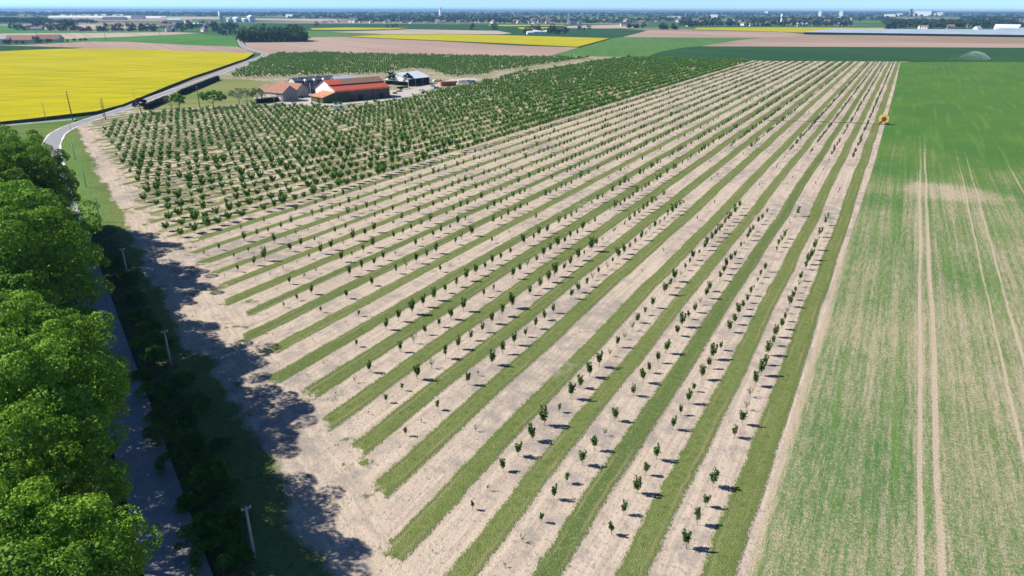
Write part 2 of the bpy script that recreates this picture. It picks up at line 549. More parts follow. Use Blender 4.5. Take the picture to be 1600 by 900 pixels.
MT['leaf_pale'] = leaf_material('pale young leaves', (0.085, 0.145, 0.030), (0.12, 0.18, 0.04), 0.3, 1.2)
MT['leaf_dense'] = leaf_material('older fruit tree leaves', (0.115, 0.245, 0.040), (0.20, 0.37, 0.065), 0.32, 0.35, 0.15)
MT['leaf_shrub'] = leaf_material('verge shrub leaves', (0.065, 0.165, 0.018), (0.11, 0.25, 0.03), 0.35, 0.8)
MT['leaf_far'] = leaf_material('distant foliage', (0.024, 0.052, 0.016), (0.042, 0.075, 0.022), 0.1, 0.05, 0.4)
MT['leaf_grove'] = leaf_material('grove foliage', (0.060, 0.115, 0.022), (0.10, 0.175, 0.034), 0.2, 0.12, 0.4)
MT['leaf_purple'] = leaf_material('purple leaves', (0.040, 0.014, 0.022), (0.065, 0.022, 0.032), 0.2, 0.6)
MT['hedge'] = leaf_material('dark clipped hedge', (0.020, 0.034, 0.012), (0.034, 0.050, 0.018), 0.1, 0.8)
MT['hedge_red'] = leaf_material('dark reddish hedge', (0.032, 0.026, 0.020), (0.045, 0.036, 0.026), 0.1, 0.8)
MT['bark'] = speckled('grey brown bark', (0.12, 0.095, 0.07), (0.19, 0.155, 0.12), 2.0)
MT['twig'] = speckled('bare grey twigs', (0.19, 0.165, 0.14), (0.27, 0.24, 0.20), 1.0)
MT['pole'] = speckled('weathered concrete pole', (0.42, 0.41, 0.38), (0.30, 0.29, 0.27), 1.2)
MT['woodpole'] = speckled('tarred wooden pole', (0.10, 0.075, 0.055), (0.15, 0.115, 0.09), 1.2)
MT['metal'] = speckled('galvanised steel', (0.40, 0.41, 0.42), (0.30, 0.31, 0.32), 2.0, 0.5, 0.5)
MT['dark'] = speckled('dark rubber', (0.018, 0.018, 0.018), (0.035, 0.035, 0.035), 3.0, 0.7)
MT['glass'] = speckled('dark window glass', (0.02, 0.025, 0.03), (0.04, 0.045, 0.05), 1.0, 0.15, 0.6)
MT['white'] = speckled('white paint', (0.78, 0.78, 0.76), (0.66, 0.66, 0.63), 0.8, 0.6)
MT['plaster'] = speckled('cream render', (0.62, 0.57, 0.49), (0.50, 0.45, 0.38), 0.4)
MT['stone'] = speckled('brown stone wall', (0.165, 0.13, 0.105), (0.11, 0.09, 0.075), 0.5)
MT['greystone'] = speckled('grey rendered wall', (0.30, 0.28, 0.27), (0.23, 0.21, 0.20), 0.5)
MT['ivy'] = speckled('ivy on the wall', (0.06, 0.10, 0.022), (0.09, 0.09, 0.06), 0.35)
MT['tile'] = roof_material('weathered clay tiles', (0.36, 0.165, 0.11), (0.24, 0.135, 0.10))
MT['tile_old'] = roof_material('old brown tiles', (0.22, 0.125, 0.095), (0.30, 0.165, 0.12))
MT['tile_red'] = roof_material('bright red roof sheets', (0.56, 0.115, 0.06), (0.47, 0.10, 0.055), rough=0.7)
MT['tile_orange'] = roof_material('orange clay tiles', (0.50, 0.215, 0.11), (0.38, 0.175, 0.10))
MT['slate'] = roof_material('blue grey slates', (0.095, 0.105, 0.13), (0.065, 0.07, 0.09), rough=0.55)
MT['zinc'] = roof_material('pale metal roof', (0.66, 0.69, 0.72), (0.56, 0.59, 0.63), rough=0.5)
MT['door'] = speckled('dark red doors', (0.11, 0.045, 0.045), (0.15, 0.06, 0.055), 0.6)
MT['net'] = speckled('pale hail netting', (0.25, 0.32, 0.39), (0.33, 0.40, 0.46), 0.02)
MT['yellow'] = speckled('yellow paint', (0.85, 0.70, 0.20), (0.75, 0.58, 0.12), 1.5, 0.5, 0.4)
MT['orange'] = speckled('rusty orange steel', (0.46, 0.14, 0.06), (0.36, 0.11, 0.05), 0.8, 0.7)
MT['blue'] = speckled('faded blue paint', (0.16, 0.20, 0.34), (0.24, 0.28, 0.42), 0.9, 0.5, 0.4)
MT['teal'] = speckled('teal paint', (0.13, 0.27, 0.27), (0.20, 0.33, 0.33), 0.9, 0.5, 0.4)
MT['water'] = speckled('spray of water', (0.85, 0.9, 0.95), (0.8, 0.85, 0.9), 1.0, 0.3, 0.5)
MT['hose'] = speckled('black hose', (0.03, 0.028, 0.028), (0.06, 0.05, 0.05), 1.0, 0.6)

# ------------------------------------------------------------------ ground, fields
def sheet(name, pts, z, mat, kind='structure', thick=0.0, side=None):
    m = MB()
    if thick:
        m.prism(pts, z - thick, z)
        for i in range(len(m.m)):
            m.m[i] = 0 if i == 1 else 1
        o = m.build(name, [mat, side or mat])
    else:
        m.add([(x, y, z) for x, y in pts], [tuple(range(len(pts)))])
        o = m.build(name, [mat])
        if o.data.polygons[0].normal.z < 0:
            o.data.flip_normals()
    tag(o, kind=kind)
    return o


def pxs(pts, z=0.0):
    return [g(x, y, z) for x, y in pts]


sheet('ground', [(-60000, -20000), (60000, -20000), (60000, 70000), (-60000, 70000)], -0.4, MT['plain'])

LX, LY = -370.0, 900.0
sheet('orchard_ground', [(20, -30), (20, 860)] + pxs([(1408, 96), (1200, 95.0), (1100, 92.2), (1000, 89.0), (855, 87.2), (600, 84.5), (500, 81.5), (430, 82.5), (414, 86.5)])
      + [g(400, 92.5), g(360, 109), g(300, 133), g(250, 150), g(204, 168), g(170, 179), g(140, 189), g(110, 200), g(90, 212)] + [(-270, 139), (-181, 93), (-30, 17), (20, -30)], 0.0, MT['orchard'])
sheet('forest_floor', [(60, -40), (-52, 25), (-145, 72.6), (-240, 120.5), (-262, 131), (-330, 150), (-420, 100), (-300, -60)], -0.05, MT['floor'])
sheet('wheat_field', [(-4.3, -30), (-4.4, 120), (-3.6, 200), (-3.0, 273), (-3.0, 560), (-4.5, 855)] + pxs([(1600, 97.0), (1800, 99.5)]) + [(520, 300), (200, -30)], 0.06, MT['wheat'])

F_GREEN = striped_field('bright young cereal', (0.075, 0.185, 0.045), (0.055, 0.150, 0.040), (0.095, 0.20, 0.055), R_(-30), 0.12)
F_GREEN2 = striped_field('mid green cereal', (0.085, 0.165, 0.050), (0.070, 0.150, 0.045), (0.10, 0.19, 0.055), R_(-20), 0.1)
F_TEAL = striped_field('blue green cereal', (0.026, 0.070, 0.030), (0.034, 0.085, 0.036), (0.045, 0.105, 0.042), R_(-62), 0.10, 0.006)
F_SOIL = striped_field('pink brown tilled soil', (0.36, 0.265, 0.215), (0.30, 0.215, 0.17), (0.24, 0.17, 0.13), R_(-62), 0.08, 0.006)
F_SOIL2 = striped_field('brown ploughed soil', (0.31, 0.23, 0.175), (0.245, 0.18, 0.13), (0.20, 0.165, 0.11), R_(-62), 0.06, 0.006)
F_SOIL3 = striped_field('pale tilled soil', (0.40, 0.33, 0.26), (0.35, 0.275, 0.22), (0.30, 0.23, 0.18), R_(-62), 0.08, 0.006)
F_MEADOW = striped_field('mown meadow', (0.19, 0.20, 0.075), (0.125, 0.165, 0.055), (0.27, 0.25, 0.12), R_(40), 0.09, 0.02)
F_GRASS = striped_field('rough grass', (0.075, 0.15, 0.032), (0.105, 0.165, 0.042), (0.19, 0.17, 0.08), R_(60), 0.15, 0.05)

# far to near
sheet('pale_field', pxs([(-60, 37.6), (18, 38.3), (150, 38), (260, 39), (200, 45), (60, 46), (-60, 39.5)]), -0.30, F_SOIL3)
sheet('brown_field', pxs([(112, 28), (158, 28.2), (200, 29), (300, 30), (300, 33), (180, 33), (110, 32)]), -0.30, F_SOIL2)
sheet('beige_field', pxs([(200, 25.6), (345, 26.3), (345, 30.2), (200, 29)]), -0.28, F_SOIL3)
sheet('beige_field', pxs([(395, 28.5), (430, 28.8), (520, 29.4), (560, 31.5), (500, 33.5), (400, 31)]), -0.30, F_SOIL3)
sheet('green_field', pxs([(-60, 39), (18, 39.5), (60, 47.5), (130, 49), (280, 48.5), (272, 50.5), (200, 51), (0, 52.8), (-60, 53)]), -0.26, F_GREEN)
sheet('pale_field', pxs([(-60, 53), (0, 52.3), (200, 50.8), (270, 50), (315, 51.5), (260, 54.5), (200, 57.3), (140, 59.6), (60, 62.5), (-60, 65)]), -0.22, F_SOIL3)
sheet('green_field', pxs([(60, 62.5), (140, 59.2), (200, 57), (260, 54.2), (312, 53), (345, 55.8), (367, 58), (373, 72.5), (358, 72.8), (300, 70.6), (200, 65.3), (140, 64.8), (60, 68)]), -0.18, F_GREEN)
sheet('tilled_field', pxs([(-60, 71), (40, 70), (140, 64.8), (200, 65.3), (300, 70.6), (372, 73), (386, 78.5), (398, 82.6), (350, 83), (200, 78), (60, 76), (-60, 74)]), -0.14, F_SOIL)
sheet('teal_field', pxs([(-60, 70.5), (0, 70.8), (50, 72), (132, 74.6), (100, 76.5), (40, 78.5), (-60, 84)]), -0.10, F_TEAL)
sheet('dark_green_field', pxs([(400, 36.5), (640, 37), (900, 39.5), (1010, 47), (980, 58), (900, 62), (780, 56), (640, 46), (480, 47), (400, 42)]), -0.26, F_TEAL)
sheet('green_field', pxs([(470, 48), (520, 48.4), (600, 53), (740, 53.5), (720, 56), (600, 58), (484, 58.5)]), -0.20, F_GREEN2)
sheet('pale_field', pxs([(515, 49.5), (600, 47.4), (640, 45.5), (778, 48), (800, 52), (780, 53.5), (690, 53), (600, 53.3)]), -0.16, F_SOIL3)
sheet('beige_field', pxs([(880, 40.6), (985, 38.2), (990, 43.8), (940, 44.4), (885, 43.6)]), -0.20, F_SOIL3)
sheet('rapeseed_field', pxs([(484, 44.8), (540, 43.4), (640, 44.4), (610, 46.6), (540, 47.6), (490, 47.2)]), 1.1, MT['rape'], thick=1.3, side=MT['stems'])
sheet('rapeseed_field', pxs([(762, 39.3), (880, 39.4), (884, 40.6), (800, 41.4), (765, 40.4)]), 1.1, MT['rape'], thick=1.3, side=MT['stems'])
sheet('rapeseed_field', pxs([(808, 43.3), (868, 42.9), (868, 45.2), (815, 46.2)]), 1.1, MT['rape'], thick=1.3, side=MT['stems'])
sheet('tilled_field', pxs([(383, 66), (470, 65.4), (489, 58), (545, 57.2), (600, 60), (700, 65), (800, 71), (904, 74.2), (857, 88), (780, 88), (600, 86), (500, 83), (430, 83.5), (414, 85), (410, 82), (392, 77), (384, 72)]), -0.12, F_SOIL)
sheet('rapeseed_field', pxs([(543, 56.8), (600, 54.2), (700, 53.6), (800, 55.2), (953, 59.6), (903, 73), (800, 68.2), (700, 63.6), (600, 59.6)], 1.2), 1.2, MT['rape'], thick=1.4, side=MT['stems'])
sheet('green_field', pxs([(855, 88), (904, 74), (953, 60), (975, 57.5), (1000, 57), (1200, 59), (1160, 62), (1098, 71.5), (1060, 76), (1030, 81), (1010, 89), (980, 89.5)]), -0.10, F_GREEN2)
sheet('tilled_field', pxs([(973, 57.8), (1015, 47), (1100, 48), (1225, 50), (1262, 54), (1200, 59.2), (1000, 58)]), -0.08, F_SOIL)
sheet('rapeseed_field', pxs([(1082, 46.8), (1090, 43.8), (1200, 43.2), (1382, 43.8), (1382, 46), (1290, 48), (1255, 51.5), (1180, 49.2)]), 1.1, MT['rape'], thick=1.2, side=MT['stems'])
sheet('ploughed_field', pxs([(1095, 72), (1160, 62), (1262, 54), (1450, 56), (1750, 60), (1750, 76), (1600, 74.6), (1300, 73)]), -0.06, F_SOIL2)
sheet('tilled_field', pxs([(1095, 72.2), (1200, 66.5), (1400, 66.8), (1750, 70), (1750, 76.5), (1600, 75), (1300, 73.4)]), -0.03, F_SOIL)
sheet('teal_field', pxs([(1008, 90), (1030, 81), (1070, 74), (1098, 72.2), (1300, 73.2), (1600, 74.6), (1800, 76.5), (1800, 101), (1600, 97.8), (1408, 96.2), (1200, 95.2), (1100, 92.4)]), 0.03, F_TEAL)
sheet('green_field', pxs([(1330, 33.5), (1440, 32.5), (1440, 35.5), (1325, 36)]), -0.2, F_GREEN2)
sheet('pale_field', pxs([(1575, 31.5), (1640, 30.5), (1640, 37), (1580, 36)]), -0.2, F_SOIL3)

rape = sheet('rapeseed_field', pxs([(-70, 84.5), (0, 80), (40, 78), (100, 76), (200, 76), (260, 78.5), (330, 81), (397, 83), (384, 91.5), (370, 96), (331, 109.5), (300, 119.5), (260, 135), (220, 151.5), (190, 163.5), (150, 173.5), (100, 179), (50, 185), (0, 190), (-70, 196)], 1.2), 1.2, MT['rape'], thick=1.2, side=MT['stems'])

# lawn, farm yard and tracks
sheet('lawn', pxs([(216, 176), (232, 168), (262, 155), (300, 141), (344, 124), (364, 121), (400, 126), (445, 131), (470, 134), (440, 150), (398, 161), (330, 167), (262, 173)]), 0.05, F_MEADOW)
sheet('rough_grass', pxs([(-70, 203), (0, 198), (100, 189), (118, 187.5), (112, 196), (88, 207), (68, 222), (20, 232), (-70, 245)]), 0.05, F_GRASS)
sheet('farm_yard', pxs([(392, 163.6), (450, 157.5), (462, 149), (486, 146.5), (492, 152), (486, 158), (505, 162), (560, 158), (612, 153), (609, 141), (642, 139), (690, 128), (705, 123.5), (742, 122), (747, 125.5), (700, 133), (668, 141), (645, 150), (612, 157.5), (560, 161.5), (505, 166.5), (450, 163.5)]), 0.07, MT['gravel'])
sheet('orchard_track', pxs([(742, 125.5), (800, 112.2), (900, 98.2), (978, 89.6), (983, 90.2), (900, 99.8), (806, 113.6), (748, 127)]), 0.05, MT['track'])


def ribbon(name, pts, halfw, z, mat, jag=0.0, seed=1):
    rng = random.Random(seed)
    P = [Vector((x, y, 0)) for x, y in pts]
    Q = []
    for i in range(len(P) - 1):                        # Catmull-Rom
        p0, p1, p2, p3 = P[max(i - 1, 0)], P[i], P[i + 1], P[min(i + 2, len(P) - 1)]
        n = max(2, int((p2 - p1).length / 5))
        for j in range(n):
            t = j / n
            Q.append(0.5 * ((2 * p1) + (p2 - p0) * t + (2 * p0 - 5 * p1 + 4 * p2 - p3) * t * t + (3 * p1 - p0 - 3 * p2 + p3) * t ** 3))
    Q.append(P[-1])
    v, f = [], []
    for i, q in enumerate(Q):
        t = (Q[min(i + 1, len(Q) - 1)] - Q[max(i - 1, 0)]).normalized()
        nrm = Vector((-t.y, t.x, 0))
        a, b = halfw if hasattr(halfw, '__len__') else (-halfw, halfw)
        for e in (a, b):
            r = q + nrm * (e + rng.uniform(-jag, jag))
            v.append((r.x, r.y, z))
        if i: f.append((2 * i - 2, 2 * i, 2 * i + 1, 2 * i - 1))
    me = bpy.data.meshes.new(name)
    me.from_pydata(v, [], f)
    me.materials.append(mat)
    me.update()
    if me.polygons[0].normal.z < 0: me.flip_normals()
    o = link(name, me)
    tag(o, kind='structure')
    return o


ROAD = [(40, -18), (-20, 12.5), (-52, 28.7), (-91, 48.4), (-145, 75.6), (-181, 93.9), (-240, 123.5), (-278, 143.5), (-297, 155), (-314, 167), (-328.5, 181.5), (-341, 198), (-353, 215.5), (-368.5, 236.5), (-404, 281.5), (-443, 334), (-478, 379.5), (-526, 438.5), (-568, 493), (-624, 560), (-656, 597), (-683, 620), (-718, 640), (-766, 671), (-838, 725), (-938, 808), (-1063, 912)]
ribbon('road', ROAD, 2.7, 0.13, MT['road'], 0.05, 3)
ribbon('road_edge', ROAD[7:], (2.75, 3.4), 0.125, MT['roadedge'], 0.12, 4)
ribbon('road_edge', ROAD[6:], (-3.5, -2.75), 0.125, MT['roadedge'], 0.15, 5)
ribbon('side_lane', [g(-80, 205), g(0, 197), g(60, 191.5), g(118, 186.5)], 2.4, 0.10, MT['greytrack'], 0.2, 6)
ribbon('farm_drive', [g(196, 174.5), g(206, 175.6), g(232, 174.6), g(281, 171.8), g(330, 168), g(360, 165.6), g(400, 162.6)], 1.7, 0.09, MT['gravel'], 0.2, 7)
ribbon('field_path', [g(344, 122.4), g(400, 124.4), g(440, 128), g(470, 131)], 1.6, 0.09, MT['track'], 0.3, 8)

# ------------------------------------------------------------------ foliage
def leaf_quads(cen, nrm, size, rng, fold=0.25):
    """one leaf spray (a folded quad) per centre, facing about its normal; returns verts, quads"""
    n = len(cen)
    nrm = nrm / np.maximum(np.linalg.norm(nrm, axis=1, keepdims=True), 1e-6)
    a = rng.normal(size=(n, 3))
    u = np.cross(nrm, a); u /= np.maximum(np.linalg.norm(u, axis=1, keepdims=True), 1e-6)
    v = np.cross(nrm, u)
    s = (size * rng.uniform(0.6, 1.3, n))[:, None] * 0.5
    asp = rng.uniform(0.55, 0.95, n)[:, None]
    fo = nrm * s * fold
    V = np.stack([cen + u * s - fo, cen + v * s * asp + fo * 0.6, cen - u * s - fo, cen - v * s * asp + fo * 0.6], axis=1)
    return V.reshape(-1, 3), np.arange(4 * n).reshape(-1, 4)


def crown_points(rng, R, H0, H1, clumps, per, cl_r, shell=(0.7, 1.0), low=-0.35, inner=0.0):
    """leaf centres and normals: clumps spread over an uneven dome between heights H0 and H1"""
    C, N = [], []
    hz = (H1 - H0) / 2
    mid = (H1 + H0) / 2
    lob = rng.uniform(-0.16, 0.16, (5,)); ph = rng.uniform(0, 6.28, 5)
    for i in range(clumps):
        while True:
            dd = rng.normal(size=3); dd /= np.linalg.norm(dd)
            if dd[2] > low: break
        th = math.atan2(dd[1], dd[0])
        k = 1 + sum(lob[j] * math.sin((j + 1) * th + ph[j]) for j in range(5)) * 0.8
        r = rng.uniform(*shell) * k
        if inner and rng.random() < inner: r *= 0.55
        c = np.array([dd[0] * R * r, dd[1] * R * r, mid + dd[2] * hz * r])
        rc = cl_r * rng.uniform(0.65, 1.35)
        e = rng.normal(size=(per, 3)); e /= np.linalg.norm(e, axis=1, keepdims=True)
        out = dd * 0.5 + np.array([0, 0, 0.55])
        e2 = e + out * 0.55
        e2 /= np.linalg.norm(e2, axis=1, keepdims=True)
        rad = rc * rng.uniform(0.55, 1.0, (per, 1)) ** 0.5
        C.append(c + e2 * rad * np.array([1.1, 1.1, 0.75]))
        N.append(e2 + rng.normal(size=(per, 3)) * 0.45)
    return np.concatenate(C), np.concatenate(N)


def limb_mesh(name, rng, H, R, r0, n_limb, mat, h_split=0.3, up=0.75):
    m = MB()
    top = H * 0.82
    pts = [(rng.uniform(-.2, .2) * k, rng.uniform(-.2, .2) * k, -0.2 + (top + 0.2) * k / 4) for k in range(5)]
    m.tube(pts, [r0 * 1.25, r0, r0 * 0.8, r0 * 0.5, r0 * 0.2], 8)
    for i in range(n_limb):
        a = 6.283 * i / n_limb + rng.uniform(-.4, .4)
        z0 = H * (h_split + 0.4 * rng.random())
        L = R * rng.uniform(0.6, 0.9)
        m.tube([(0, 0, z0), (math.cos(a) * L * .45, math.sin(a) * L * .45, z0 + L * .35 * up), (math.cos(a) * L, math.sin(a) * L, z0 + L * .8 * up)], [r0 * .45, r0 * .3, r0 * .08], 6, cap=False)
    return m.mesh(name, mat, True)


def make_crown(name, seed, R, H0, H1, clumps, per, cl_r, size, mat, **kw):
    rng = np.random.default_rng(seed)
    C, N = crown_points(rng, R, H0, H1, clumps, per, cl_r, **kw)
    v, q = leaf_quads(C, N, size, rng)
    return np_mesh(name, v, q, [mat])


ORD = ['', 'second', 'third', 'fourth', 'fifth', 'sixth', 'seventh', 'eighth', 'ninth', 'tenth', 'eleventh', 'twelfth', 'thirteenth', 'fourteenth', 'fifteenth', 'sixteenth', 'seventeenth', 'eighteenth', 'nineteenth', 'twentieth']


def nth(i):
    """0 -> first"""
    if i == 0: return 'first'
    if i < 20: return ORD[i]
    k = i + 1
    suf = 'th' if 10 <= k % 100 <= 20 else {1: 'st', 2: 'nd', 3: 'rd'}.get(k % 10, 'th')
    return f'{k}{suf}'


# ---- the roadside wood
woods_v = []
for i in range(5):
    rng = np.random.default_rng(100 + i)
    R, H = [8.2, 7.4, 8.8, 6.8, 7.8][i], [25, 23.5, 26.5, 22, 24.5][i]
    cr = make_crown('crown', 200 + i, R, H * 0.22, H, 210, 230, 1.25, 0.30, [MT['leaf_oak'], MT['leaf_oak2'], MT['leaf_lime']][i % 3], shell=(0.62, 1.0), inner=0.12)
    tk = limb_mesh('trunk', rng, H * .8, R, 0.34, 9, MT['bark'])
    woods_v.append((tk, cr, R, H))
rng = np.random.default_rng(77)
grey_cr = make_crown('crown', 321, 6.5, 5, 14.5, 90, 70, 1.4, 0.26, MT['leaf_grey'], shell=(0.5, 1.0))
grey_tk = limb_mesh('trunk', rng, 13, 6.5, 0.3, 14, MT['twig'])

rdir = Vector((-0.892, 0.452, 0)); rleft = Vector((-0.452, -0.892, 0))
rnd = random.Random(5)
road0 = Vector((-10, 7.4, 0))
wood = []
for row, off in enumerate((8.4, 18.5, 28.5, 39.0, 50.0)):
    t = -2 + row * 3.0
    i = 0
    while t < 300:
        o_ = off + rnd.uniform(-1.0, 1.2) + (0.6 if t < 66 else 0)
        p = road0 + rdir * t + rleft * o_
        sc = rnd.uniform(0.88, 1.12)
        sc *= 1.0 if t < 190 else 0.58
        sc *= 0.86 if t < 66 else (1.05 if t < 112 else 0.95)
        a = proj(p.x, p.y, 10)
        b = proj(p.x, p.y, 18)
        vis = a[0] > -75 and a[1] < 1250
        if t > 214 or (row == 0 and t > 208): vis = False
        if vis: wood.append((row, i, p, sc))
        i += 1
        t += rnd.uniform(7.8, 10.4)
cnt = {}
for row, i, p, sc in sorted(wood, key=lambda q: (q[0], q[1])):
    k = cnt.get(row, 0); cnt[row] = k + 1
    px, py = proj(p.x, p.y, 12)
    grey = row == 1 and 320 < py < 372 and 'g' not in cnt
    if grey: cnt['g'] = 1
    tk, cr, R, H = woods_v[(row * 2 + i * 3 + int(sc * 50)) % 5]
    if grey: tk, cr = grey_tk, grey_cr
    e = empty('woodland_tree', (p.x, p.y, 0), rnd.uniform(0, 6.28))
    e.scale = (sc, sc, sc * rnd.uniform(0.93, 1.05))
    link('trunk', tk, e)
    link('crown', cr, e)
    where = 'roadside front row' if row == 0 else f'{nth(row)} row from road'
    if grey:
        tag(e, 'grey green thinly leaved tree among the bright green trees of the roadside wood', 'tree', 'trees of the roadside wood')
    else:
        tag(e, f'tall leafy green tree, {nth(k)} from bottom of photo in the {where}', 'tree', 'trees of the roadside wood')

# ---- shrubs and brambles on the shaded verge
shr_v = []
for i in range(4):
    shr_v.append(make_crown('shrub', 400 + i, [1.7, 1.3, 2.1, 1.1][i], 0.0, [2.0, 1.6, 2.4, 1.2][i], 26, 70, 0.55, 0.24, MT['leaf_shrub'], low=-0.1))
rnd = random.Random(11)
spots = [(338, 835), (372, 822), (340, 880), (380, 876), (318, 850), (245, 565), (232, 545), (222, 590), (255, 545), (250, 660), (262, 690), (300, 700), (330, 760), (290, 660), (268, 626), (212, 470), (205, 440), (220, 500), (236, 520), (285, 600), (310, 640), (345, 700), (352, 780), (300, 790), (175, 415), (185, 440), (275, 735), (316, 725), (238, 620), (362, 850)]
for j, (px, py) in enumerate(spots):
    x, y = g(px, py)
    o = link('shrub', shr_v[j % 4], None, (x, y, 0), rnd.uniform(0, 6.28))
    s = rnd.uniform(0.75, 1.25)
    o.scale = (s, s, s * rnd.uniform(.8, 1.1))
order = sorted([o for o in COL.objects if o.name.split('.')[0] == 'shrub'], key=lambda o: o.location.length)
for j, o in enumerate(order):
    tag(o, f'leafy green shrub on the shaded verge right of the lane, {nth(j)} nearest the camera', 'shrub', 'shrubs on the shaded verge')

# ---- orchard trees
def sapling(seed, H, spread, branches, leaves, size, mat, stem=0.022):
    """a vase-shaped young fruit tree: stem, upright branches, leaves along them"""
    rng = np.random.default_rng(seed)
    m = MB()
    h0 = H * rng.uniform(0.26, 0.36)
    m.tube([(0, 0, -0.05), (rng.normal() * .02, rng.normal() * .02, h0), (rng.normal() * .04, rng.normal() * .04, H * 0.6)], [stem * 1.3, stem, stem * .5], 6)
    C, N = [], []
    for b in range(branches):
        a = 6.283 * b / branches + rng.uniform(-.5, .5)
        sp = spread * rng.uniform(0.5, 1.0)
        hb = H * rng.uniform(0.66, 1.04)
        p0 = np.array([0, 0, h0 * rng.uniform(0.9, 1.4)]); p2 = np.array([math.cos(a) * sp, math.sin(a) * sp, hb])
        p1 = (p0 + p2) / 2 + np.array([math.cos(a), math.sin(a), 0]) * sp * .15
        m.tube([p0, p1, p2], [stem * .6, stem * .45, stem * .2], 5, cap=False)
        n = leaves // branches
        t = rng.uniform(0.12, 1.05, n)[:, None]
        c = (1 - t) ** 2 * p0 + 2 * t * (1 - t) * p1 + t * t * p2
        c = c + rng.normal(size=(n, 3)) * size * np.array([0.55, 0.55, 0.55]) * (1.3 - 0.75 * t)
        C.append(c); N.append(rng.normal(size=(n, 3)) + np.array([0, 0, .4]))
    C, N = np.concatenate(C), np.concatenate(N)
    v, q = leaf_quads(C, N, size, rng)
    return m.mesh('stem', MT['bark'], True), np_mesh('foliage', v, q, [mat]), C, N


def light_copy(rng, C, N, n, size):
    i = rng.choice(len(C), n, replace=len(C) < n)
    return leaf_quads(C[i], N[i], size, rng)


SAP = []      # (stem, foliage, light verts, light quads, words)
specs = [(2.05, 0.40, 5, 380, 0.19, 'leaf_fruit', 'vase shaped leafy'), (1.75, 0.30, 4, 260, 0.18, 'leaf_fruit', 'small upright'),
         (2.3, 0.50, 6, 460, 0.20, 'leaf_fruit', 'tall spreading'), (1.3, 0.24, 3, 70, 0.14, 'leaf_fruit', 'short thin'),
         (1.6, 0.46, 4, 90, 0.15, 'leaf_pale', 'pale sparse'), (1.0, 0.14, 2, 26, 0.12, 'leaf_fruit', 'tiny bare stemmed')]
for i, (H, sp, br, lv, sz, mt, wd) in enumerate(specs):
    st, fo, C, N = sapling(500 + i, H, sp, br, lv, sz, MT[mt])
    r2 = np.random.default_rng(900 + i)
    lc = light_copy(r2, C, N, max(8, lv // 7), sz * 2.1)
    SAP.append((st, fo, lc, wd))
BUSH = []
bspecs = [(2.7, 1.15, 9, 800, 0.33, 'bushy dark green'), (2.4, 1.0, 8, 640, 0.32, 'rounded green'), (3.0, 1.2, 10, 950, 0.34, 'broad dense'), (2.2, 0.75, 6, 380, 0.28, 'small open')]
for i, (H, sp, br, lv, sz, wd) in enumerate(bspecs):
    st, fo, C, N = sapling(600 + i, H, sp, br, lv, sz, MT['leaf_dense'], 0.045)
    r2 = np.random.default_rng(950 + i)
    lc = light_copy(r2, C, N, lv // 6, sz * 1.75)
    BUSH.append((st, fo, lc, wd))

rng = np.random.default_rng(42)


def inpoly(pts):
    P = np.array(pts)
    def f(x, y):
        c = False
        j = len(P) - 1
        for i in range(len(P)):
            if (P[i, 1] > y) != (P[j, 1] > y) and x < (P[j, 0] - P[i, 0]) * (y - P[i, 1]) / (P[j, 1] - P[i, 1]) + P[i, 0]:
                c = not c
            j = i
        return c
    return f


FAR_LINE = inpoly(pxs([(1600, 950), (1600, 98.5), (1402, 97.2), (1200, 96.4), (1100, 93.6), (1000, 90.6), (700, 90.6), (300, 300), (100, 330), (100, 700), (500, 950)]))
young = []
row_full = {0: .95, 1: .95, 2: .96, 3: .97, 4: .5, 5: .97, 6: .97, 7: .97, 8: .97, 9: .7, 10: .93, 11: .9, 12: .93, 13: .95, 14: .93, 15: .92, 16: .95, 17: .93}
row_size = {0: 1.0, 1: .95, 2: .95, 3: 1.05, 4: .55, 5: 1.0, 6: 1.1, 7: 1.1, 8: 1.15, 9: .7, 10: 1.08, 11: 1.0, 12: 1.05, 13: 1.0, 14: 1.05, 15: .95, 16: 1.0, 17: 1.0}
for k in range(18):
    X = ROW0 - PITCH * k
    y0 = 25.2 - 0.52 * X
    y = y0 - 1 + (55.47 + 5.43 * k - y0 + 1) % 3.62
    idx = 0
    ph = rng.uniform(0, 100)
    while y < 905:
        ok = FAR_LINE(X, y)
        patch = 0.5 + 0.5 * math.sin(y * 0.045 + ph) * math.sin(y * 0.017 + ph * 2.1)
        weak = min(1.0, 0.35 + (y - y0) / 34.0) if k < 14 else min(1.0, .6 + (y - y0) / 30.0)
        if k == 0: weak = 1.0
        if X > -60 and 190 < y < 275: weak *= 0.35 + 0.3 * patch
        pres = row_full[k] * (0.85 + 0.15 * patch) * (0.8 + 0.2 * weak)
        if ok and rng.random() < pres:
            s = row_size[k] * weak * rng.uniform(0.68, 1.26)
            young.append((X + rng.normal() * .12, y + rng.normal() * .15, s, k))
        y += 3.62
dense = []
B1 = inpoly(pxs([(152, 216), (172, 197), (214, 183), (262, 176.5), (335, 171), (400, 166.5), (470, 167.5), (520, 169), (560, 165.5), (612, 160.5), (645, 155), (668, 147.5), (702, 139.5), (748, 132), (806, 116.5), (905, 101), (980, 91.2), (1174, 95.8)]) + [(-140.2, 600), (-140.2, 94.0), (-150, 98.5), (-230, 140.5), (-292, 172.5)])
B2 = inpoly(pxs([(358, 122), (366, 116), (392, 102), (418, 90), (432, 85.2), (500, 83.5), (600, 86.2), (780, 89.6), (930, 90.8), (800, 109.5), (742, 119.5), (700, 121), (672, 110), (640, 108), (605, 116), (530, 117.5), (450, 121), (400, 121.5)]))
k = 18
